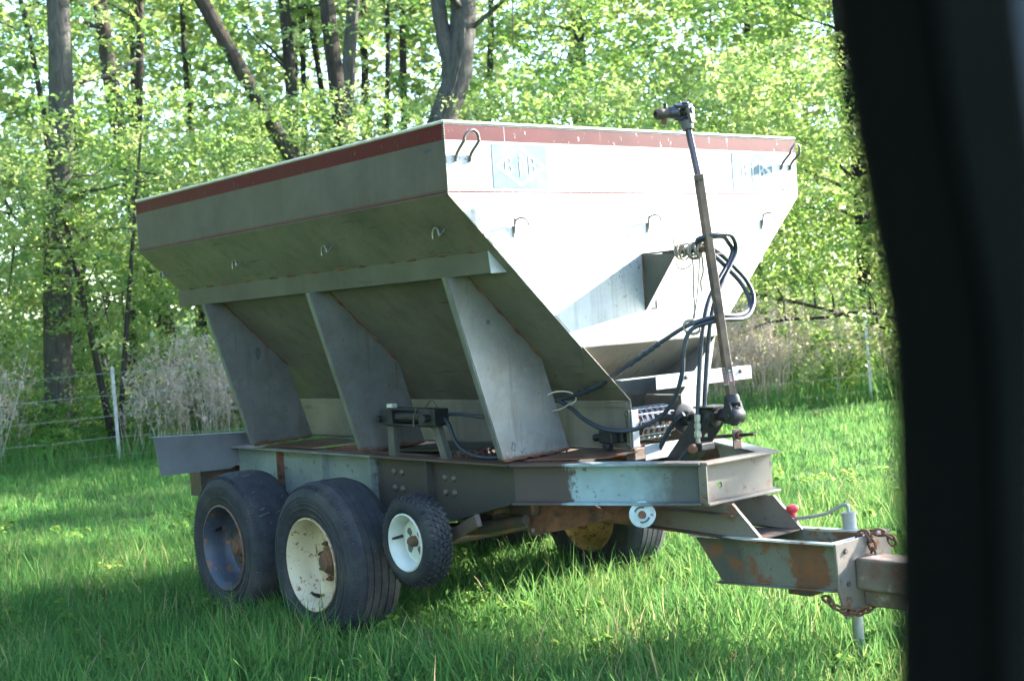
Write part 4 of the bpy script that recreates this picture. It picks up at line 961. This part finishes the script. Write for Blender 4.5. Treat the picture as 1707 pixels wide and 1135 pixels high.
# fallen branches on the wood floor at the right
for P,r,lb_ in (([(-8.9,11.0,2.0),(-8.513,11.43,1.834),(-8.044,11.998,1.643),(-7.403,12.774,1.294),(-6.9,13.3,.9),(-6.6,13.6,.5)],.030,'upper dark dead branch slanting down behind the right fence post'),
             ([(-8.9,11.2,1.2),(-8.348,11.62,1.395),(-7.814,12.273,1.404),(-7.458,12.711,1.44),(-6.8,13.2,1.2),(-6.4,13.6,.6)],.028,'lower grey dead branch arching behind the right fence post')):
    P = [(x-.9,y+.55,z) for x,y,z in P]
    b = MB(); S_ = spline(P,5); bark_tube(b,S_,[r*(.5+.5*math.sin(math.pi*min(1,(i+4)/len(S_)))) for i in range(len(S_))],8,3)
    for k in (6,11,16): b.tube([S_[k],tuple(np.array(S_[k])+np.array((.1,-.15,.35))),tuple(np.array(S_[k])+np.array((.05,-.35,.7)))],[.02,.014,.006],5)
    tag(b.build('fallen_branch','bark_dark',smooth=60),lb_,'branch')

# ------------------------------------------------------------------ leaf masses of the wood (nobody could count these)
def wpt(px, d):           # point on the level through the camera, px across the frame at depth d
    return CAM[:2]+(FWD[:2]+(px-853.5)/FPX*RIGHT[:2])*d
def mass(name, label, n, dlo, dhi, zf, per, rad, size, seed, mat, flatten=.35, pxr=(-420,1850), thin=False):
    rg = np.random.default_rng(seed)
    d = dlo+(dhi-dlo)*rg.random(n)**1.1; px = rg.uniform(*pxr,size=n)
    xy = np.array([wpt(a,q) for a,q in zip(px,d)])
    z0 = zf(rg,px,d); keep = np.ones(n,bool)
    if thin: keep = (rg.random(n) < np.where(px < 720,.10,.35)) | ((px > 880) & (rg.random(n) < .8)) | (z0 < 3.6+(d-26)*.11)
    xy, z0 = xy[keep], z0[keep]; z = z0+gz(xy[:,0],xy[:,1])
    P,S,t = clusters(np.column_stack([xy,z]),per,rad,size,rg,flatten)
    v,f = leaves(P,S,.5,rg); me = np_mesh(name,v,f,t); me.materials.append(M[mat])
    return tag(place(me,name),label,'foliage',kind='stuff')
mass('understory_foliage','sunlit spring leaves of the understory along the wood edge',1900,20.8,27,lambda r,px,d:.5+5.2*r.random(len(px))**.9,78,.75,.082,31,'leaf')
mass('wood_foliage','bright leaves hanging among the trunks deeper in the wood',2600,26,38,lambda r,px,d:.5+11*r.random(len(px)),72,.95,.12,32,'leaf',thin=True)
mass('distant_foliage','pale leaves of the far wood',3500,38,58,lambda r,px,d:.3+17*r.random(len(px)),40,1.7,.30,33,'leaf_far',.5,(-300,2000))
rg = np.random.default_rng(35)
b = MB()
for k in range(22):
    px = rg.uniform(-250,1950); d = rg.uniform(38,56); x,y = wpt(px,d); g = float(gz(np.array(x),np.array(y))); ln = rg.normal(scale=.5,size=2)
    zz = np.linspace(-.2,17,7); b.tube([(x+ln[0]*z/10,y+ln[1]*z/10,g+z) for z in zz],[rg.uniform(.08,.2)*(1-z/30) for z in zz],7)
tag(b.build('distant_trunks','bark_dark',smooth=70),'thin trunks of the far wood','trunks',kind='stuff')

# unseen wood behind the camera, added to cut sky light on the steel sides
rg = np.random.default_rng(37)
n = 2600; a = rg.uniform(R_(175),R_(295),size=n); q = rg.uniform(20,30,size=n)
cc = np.column_stack([3+q*np.cos(a),-4+q*np.sin(a),.3+15*rg.random(n)])
P,S,t = clusters(cc,16,1.7,.55,rg,.6); v,f = leaves(P,S,.3,rg); me = np_mesh('unseen_foliage',v,f,t); me.materials.append(M['leaf_far'])
tag(place(me,'unseen_foliage'),'unseen wood added behind the viewer to cut the sky light','foliage',kind='stuff')

# ------------------------------------------------------------------ fence
FA, FB = np.array([-13.727,2.754]), np.array([-7.966,12.833]); FD = (FB-FA)/np.linalg.norm(FB-FA)
FN = thing('wire_fence',(FA[0],FA[1],0),'five strand wire fence on thin steel posts along the wood edge','fence')
heights = (1.33,1.02,.72,.40,.14)
span = np.linalg.norm(FB-FA); me = None
posts = [FA-FD*span*.55, FA, (FA+FB)/2, FB, FB+FD*span*.5]
b = MB().box((-.024,-.018,-.3),(.024,-.013,1.42)); b.box((-.004,-.013,-.3),(.004,.022,1.42))
for z in np.arange(.1,1.38,.075): b.box((-.010,-.026,z),(.010,-.018,z+.012))
b.box((-.024,-.019,1.36),(.024,-.0125,1.421))
ang = math.atan2(FD[1],FD[0])
for i,p in enumerate(posts):
    g = float(gz(p[0],p[1])); rot = (R_(.8*((i*7)%3-1)),R_(-1.2+.7*(i%2)),ang+.2)
    if me is None: o = b.build('post','galv',FN,loc=(p[0],p[1],g),rot=rot); me = o.data
    else: place(me,'post',FN,(p[0],p[1],g),rot)
for h in heights:
    pts = []
    for a,c_ in zip(posts,posts[1:]):
        for k in range(8):
            t = k/8; q = a+(c_-a)*t; pts.append((q[0]+.02,q[1]-.02,float(gz(q[0],q[1]))+h-.035*math.sin(math.pi*t)+.01*math.sin(t*9+h*5)))
    q = posts[-1]; pts.append((q[0],q[1],float(gz(q[0],q[1]))+h))
    wr = MB().tube(pts,.0042,5).build('wire','galv',FN,smooth=60)

# ------------------------------------------------------------------ grass: clumps scattered with geometry nodes
def blade_clump(name, n, rad, hlo, hhi, wd, seed, lean=1.0, mat='grass', dry=.015, seg=4):
    rg = np.random.default_rng(seed); V = []; F = []; T = []
    for i in range(n):
        a = rg.uniform(0,6.283); q = rad*math.sqrt(rg.random()); p = np.array([q*math.cos(a),q*math.sin(a),-.01])
        h = rg.uniform(hlo,hhi)*(.6+.4*rg.random()); az = rg.uniform(0,6.283) if rg.random() < .55 else a+rg.normal(scale=.6)
        le = lean*rg.uniform(.15,1.25); dx = np.array([math.cos(az),math.sin(az),0]); sx = np.array([-math.sin(az),math.cos(az),0])
        w0 = wd*rg.uniform(.65,1.3); k0 = len(V); t = float(np.clip(rg.normal(.42,.17),0,.8)); t = 1.0 if rg.random() < dry else t
        th = rg.uniform(.05,.35)
        pos = p.copy(); 
        for k in range(seg+1):
            s = k/seg; wv_ = w0*(1-s)**.75*(.7+.6*min(1,s*4)) if k < seg else 0
            if k < seg: V += [pos-sx*wv_/2, pos+sx*wv_/2]
            else: V += [pos]
            th2 = th+le*s*1.15
            pos = pos+(dx*math.sin(th2)+np.array([0,0,1])*math.cos(th2))*h/seg
            if pos[2] < .01: pos[2] = .01
        for k in range(seg-1): F.append((k0+2*k,k0+2*k+1,k0+2*k+3,k0+2*k+2)); T.append(t)
        F.append((k0+2*seg-2,k0+2*seg-1,k0+2*seg)); T.append(t)
    me = bpy.data.meshes.new(name); me.from_pydata([tuple(v) for v in V],[],F); me.update()
    me.polygons.foreach_set('use_smooth',[True]*len(F))
    at = me.attributes.new('tint','FLOAT','FACE'); at.data.foreach_set('value',T)
    me.materials.append(M[mat]); return bpy.data.objects.new(name,me)
def scatter(name, pts, srcs, rot, scl, idx, realize=True):
    me = bpy.data.meshes.new(name); me.vertices.add(len(pts)); me.vertices.foreach_set('co',np.ascontiguousarray(pts,dtype=np.float32).ravel())
    for nm,ty,vals in (('rot','FLOAT_VECTOR',rot),('scl','FLOAT',scl),('idx','INT',idx)):
        at = me.attributes.new(nm,ty,'POINT'); at.data.foreach_set('vector' if ty == 'FLOAT_VECTOR' else 'value',np.ascontiguousarray(vals,dtype=np.int32 if ty == 'INT' else np.float32).ravel())
    cl = bpy.data.collections.new(name+'_sources')
    for s in srcs: cl.objects.link(s)
    ng = bpy.data.node_groups.new(name,'GeometryNodeTree')
    ng.interface.new_socket('Geometry',in_out='INPUT',socket_type='NodeSocketGeometry'); ng.interface.new_socket('Geometry',in_out='OUTPUT',socket_type='NodeSocketGeometry')
    N = ng.nodes.new; gi = N('NodeGroupInput'); go = N('NodeGroupOutput'); ip = N('GeometryNodeInstanceOnPoints'); ci = N('GeometryNodeCollectionInfo')
    ci.inputs[0].default_value = cl; ci.inputs['Separate Children'].default_value = True; ci.inputs['Reset Children'].default_value = True
    ip.inputs['Pick Instance'].default_value = True
    def na(nm,ty):
        x = N('GeometryNodeInputNamedAttribute'); x.data_type = ty; x.inputs[0].default_value = nm; return x.outputs[0]
    er = N('FunctionNodeEulerToRotation')
    ng.links.new(gi.outputs[0],ip.inputs['Points']); ng.links.new(ci.outputs[0],ip.inputs['Instance'])
    ng.links.new(na('rot','FLOAT_VECTOR'),er.inputs[0]); ng.links.new(er.outputs[0],ip.inputs['Rotation'])
    ng.links.new(na('scl','FLOAT'),ip.inputs['Scale']); ng.links.new(na('idx','INT'),ip.inputs['Instance Index'])
    if realize:
        ri = N('GeometryNodeRealizeInstances'); ng.links.new(ip.outputs[0],ri.inputs[0]); ng.links.new(ri.outputs[0],go.inputs[0])
    else: ng.links.new(ip.outputs[0],go.inputs[0])
    o = place(me,name); md = o.modifiers.new('scatter','NODES'); md.node_group = ng
    return o
rg = np.random.default_rng(41)
def wedge(n, dlo, dhi, margin=.35):
    d = np.sqrt(rg.uniform(dlo**2,dhi**2,size=n)); px = rg.uniform(-1707*margin,1707*(1+margin),size=n)
    return np.array([wpt(a,q) for a,q in zip(px,d)])
def grass_field(name, label, n, dlo, dhi, srcs, smin, smax, tilt=.18):
    xy = wedge(n,dlo,dhi); z = gz(xy[:,0],xy[:,1])
    lo = np.sin(xy[:,0]*1.9+.7)*np.sin(xy[:,1]*1.6+2)+.5*np.sin(xy[:,0]*4.1+xy[:,1]*3.3)
    s = rg.uniform(smin,smax,size=n)*(1+.18*lo)
    rot = np.column_stack([rg.normal(scale=tilt,size=n),rg.normal(scale=tilt,size=n),rg.uniform(0,6.283,size=n)])
    o = scatter(name,np.column_stack([xy,z]),srcs,rot,s,rg.integers(0,len(srcs),size=n))
    return tag(o,label,'grass',kind='stuff')
near = [blade_clump('grass_clump_%d' % i,48,.18,.11,.34,.0066,100+i,1.9,seg=3,dry=.3 if i == 3 else .02) for i in range(9)]+[blade_clump('grass_clump_%d' % i,26,.12,.22,.42,.0072,100+i,1.3,seg=4) for i in (9,10)]+[blade_clump('grass_clump_11',40,.22,.12,.30,.006,111,3.2,seg=4,dry=.12)]
mid = [blade_clump('grass_tuft_%d' % i,33,.24,.06,.17,.012,130+i,1.7,seg=2) for i in range(8)]
tall = [blade_clump('tall_grass_%d' % i,30,.30,.25,.60,.011,150+i,.9,dry=.03,seg=4) for i in range(6)]
grass_field('grass','lush green grass in the foreground round the wheels',4900,4.8,11.5,near,.75,1.25)
grass_field('meadow_grass','shorter sunlit grass between the spreader and the fence',5800,11.0,20.5,mid,.75,1.2)
# low broad-leaved weeds among the grass
xy = wedge(650,4.8,13); zc_ = gz(xy[:,0],xy[:,1])+rg.uniform(.05,.16,size=650)
P,S,t = clusters(np.column_stack([xy,zc_]),16,.10,.045,rg,.35); v,f = leaves(P,S,.6,rg,.8); me = np_mesh('broadleaf_weeds',v,f,t); me.materials.append(M['weed'])
tag(place(me,'broadleaf_weeds'),'small broad leaved weeds scattered through the grass','weeds',kind='stuff')
# rough growth at the fence and beyond
def fence_band(n, off_lo, off_hi):
    t = rg.uniform(-.6,1.6,size=n); off = rg.uniform(off_lo,off_hi,size=n); nn = np.array([-FD[1],FD[0]])
    if nn@FWD[:2] < 0: nn = -nn
    return FA[None]+(FB-FA)[None]*t[:,None]+nn[None]*off[:,None]
xy = fence_band(1600,-.45,3.4); z = gz(xy[:,0],xy[:,1])
o = scatter('rough_grass',np.column_stack([xy,z]),tall,np.column_stack([rg.normal(scale=.15,size=1600),rg.normal(scale=.15,size=1600),rg.uniform(0,6.28,size=1600)]),rg.uniform(.6,1.25,size=1600),rg.integers(0,6,size=1600))
tag(o,'tall rough grass along the foot of the fence','grass',kind='stuff')
xy = fence_band(700,.2,4.5); zc_ = gz(xy[:,0],xy[:,1])+rg.uniform(.12,.75,size=700)
P,S,t = clusters(np.column_stack([xy,zc_]),55,.38,.075,rg,.6); v,f = leaves(P,S,.4,rg); me = np_mesh('undergrowth',v,f,t); me.materials.append(M['weed'])
tag(place(me,'undergrowth'),'leafy green undergrowth behind the wire fence','undergrowth',kind='stuff')
# dry weeds: stalks with side shoots and fluffy heads
def dry_stalks(name, n, tr, seed):
    rg = np.random.default_rng(seed); V = []; F = []; T = []
    nn = np.array([-FD[1],FD[0]]); nn = nn if nn@FWD[:2] > 0 else -nn
    def ribbon(pts, w0, t):
        k0 = len(V); a = rg.uniform(0,6.283); sx = np.array([math.cos(a),math.sin(a),0])
        for i,p in enumerate(pts):
            w_ = w0*(1-.6*i/(len(pts)-1)); V.append(p-sx*w_); V.append(p+sx*w_)
        for i in range(len(pts)-1): F.append((k0+2*i,k0+2*i+1,k0+2*i+3,k0+2*i+2)); T.append(t)
    for i in range(n):
        lo,hi = tr[rg.integers(0,len(tr))]
        p = FA+(FB-FA)*rg.uniform(lo,hi)+nn*rg.uniform(.1,2.6); p = np.array([p[0],p[1],float(gz(p[0],p[1]))])
        h = rg.uniform(.8,1.9); ln = rg.normal(scale=.14,size=2); bend = rg.normal(scale=.15,size=2); t = float(np.clip(rg.normal(.5,.22),0,1))
        pts = [p+np.array([ln[0]*s*h+bend[0]*s*s,ln[1]*s*h+bend[1]*s*s,h*s]) for s in np.linspace(0,1,6)]
        ribbon(pts,.006,t)
        for k in range(rg.integers(9,17)):
            s = rg.uniform(.45,1.0); q = p+np.array([ln[0]*s*h+bend[0]*s*s,ln[1]*s*h+bend[1]*s*s,h*s]); a = rg.uniform(0,6.283); l = rg.uniform(.07,.26)*(1.35-s)
            e = np.array([math.cos(a)*l,math.sin(a)*l,l*rg.uniform(.3,1.3)]); ribbon([q,q+e*.55,q+e+np.array([0,0,-.02])],.004,t)
            for j in range(5):
                c = q+e*rg.uniform(.5,1.05)+rg.normal(scale=.014,size=3); u = rg.normal(size=3)*.009; w_ = rg.normal(size=3)*.006; k0 = len(V)
                V.extend([c-u,c+w_,c+u,c-w_]); F.append((k0,k0+1,k0+2,k0+3)); T.append(min(1,t+.15))
    me = np_mesh(name,np.array(V),np.array(F),np.array(T)); me.materials.append(M['dry'])
    return tag(place(me,name),'dry tan weed stalks standing along the wire fence','weeds',kind='stuff')
dry_stalks('dry_weeds',1500,[(.64,.80),(.72,.9),(-.28,-.14),(.0,.18),(.03,.30),(.05,.22),(.62,.86),(.70,.9),(.72,.88),(.84,1.08),(.66,.84)],51)

# ------------------------------------------------------------------ the car the picture was taken from
def cpt(px, py, d): return Vector(tuple(CAM+(FWD+(px-853.5)/FPX*RIGHT-(py-567.5)/FPX*UP)*d))
M['car_black'] = simple('black_car_trim',(.003,.0032,.0032),.9,0,.15,9,spec=.06)
M['car_grey'] = simple('charcoal_car_trim',(.006,.0065,.0065),.9,0,.15,9,spec=.06)
M['car_rubber'] = simple('door_seal_rubber',(.008,.008,.008),.9,0,.1,9,spec=.1)
M['car_blue'] = simple('dark_blue_car_paint',(.008,.02,.036),.4,.1,.1,9)
CR = thing('car',tuple(cpt(1700,2600,.45)),'black blurred window pillar of the car the view is taken from','car')
EP = [(1345,-420),(1372,-160),(1392,0),(1413,150),(1440,300),(1466,430),(1488,560),(1497,720),(1501,900),(1503,1150),(1504,1500)]
D0 = .50
def strip(cols, name, mat, bevel=0):
    """surface through rows of points, closed into a bar"""
    b = MB(); n = len(cols[0]); k = len(cols)
    b.add([p for c in cols for p in c],[(i*n+j,i*n+(j+1)%n,(i+1)*n+(j+1)%n,(i+1)*n+j) for i in range(k-1) for j in range(n)]+[tuple(range(n)),tuple((k-1)*n+j for j in range(n))])
    return b.build(name,mat,CR,smooth=50)
cols = []
for (x,y) in EP:
    cols.append([cpt(x+4,y,D0),cpt(x,y,D0+.012),cpt(x-8,y,D0+.05),cpt(x+60,y,D0+.075),cpt(x+190,y,D0+.07),cpt(x+215,y,D0-.01),cpt(x+150,y,D0-.02),cpt(x+70,y,D0-.012)])
strip(cols,'window_pillar','car_black')
MB().tube([cpt(x+3,y,D0+.006) for x,y in EP],.0032,8).build('door_seal','car_rubber',CR,smooth=60)
cols = []
for (x,y) in EP:
    xr = 1640+max(0,(y+420))*.13 if y < 350 else 1735
    x0 = x+165
    cols.append([cpt(x0,y,D0-.022),cpt(x0+6,y,D0-.030),cpt(max(xr,x0+40)-8,y,D0-.034),cpt(max(xr,x0+40),y,D0-.024),cpt(max(xr,x0+40),y,D0+.03),cpt(x0+20,y,D0+.03)])
strip(cols,'pillar_trim','car_grey')
MB().prism([cpt(1600,-420,D0+.05),cpt(2300,-420,D0+.05),cpt(2300,420,D0+.05),cpt(1700,420,D0+.05)],tuple(np.array(FWD)*.02)).build('painted_frame','car_blue',CR,bevel=.003)
# door below the window line and roof above, outside the picture
MB().prism([cpt(-1500,1620,D0),cpt(3200,1620,D0),cpt(3200,4600,D0),cpt(-1500,4600,D0)],tuple(np.array(FWD)*.09)).build('door_panel','car_grey',CR,bevel=.02)
MB().prism([cpt(-1500,-460,D0+.06),cpt(3200,-460,D0+.06),cpt(3200,-700,D0-.1),cpt(-1500,-700,D0-.1)],tuple(np.array(UP)*.05)).build('roof_rail','car_grey',CR,bevel=.01)
MB().prism([cpt(2250,-700,D0+.06),cpt(2250,4600,D0+.06),cpt(3300,4600,D0+.06),cpt(3300,-700,D0+.06)],tuple(np.array(FWD)*.03)).build('sun_block_panel','car_black',CR)  # unseen panel at the right, added to block the sun
for o in BASES: 
    if '_base' in o: del o['_base']
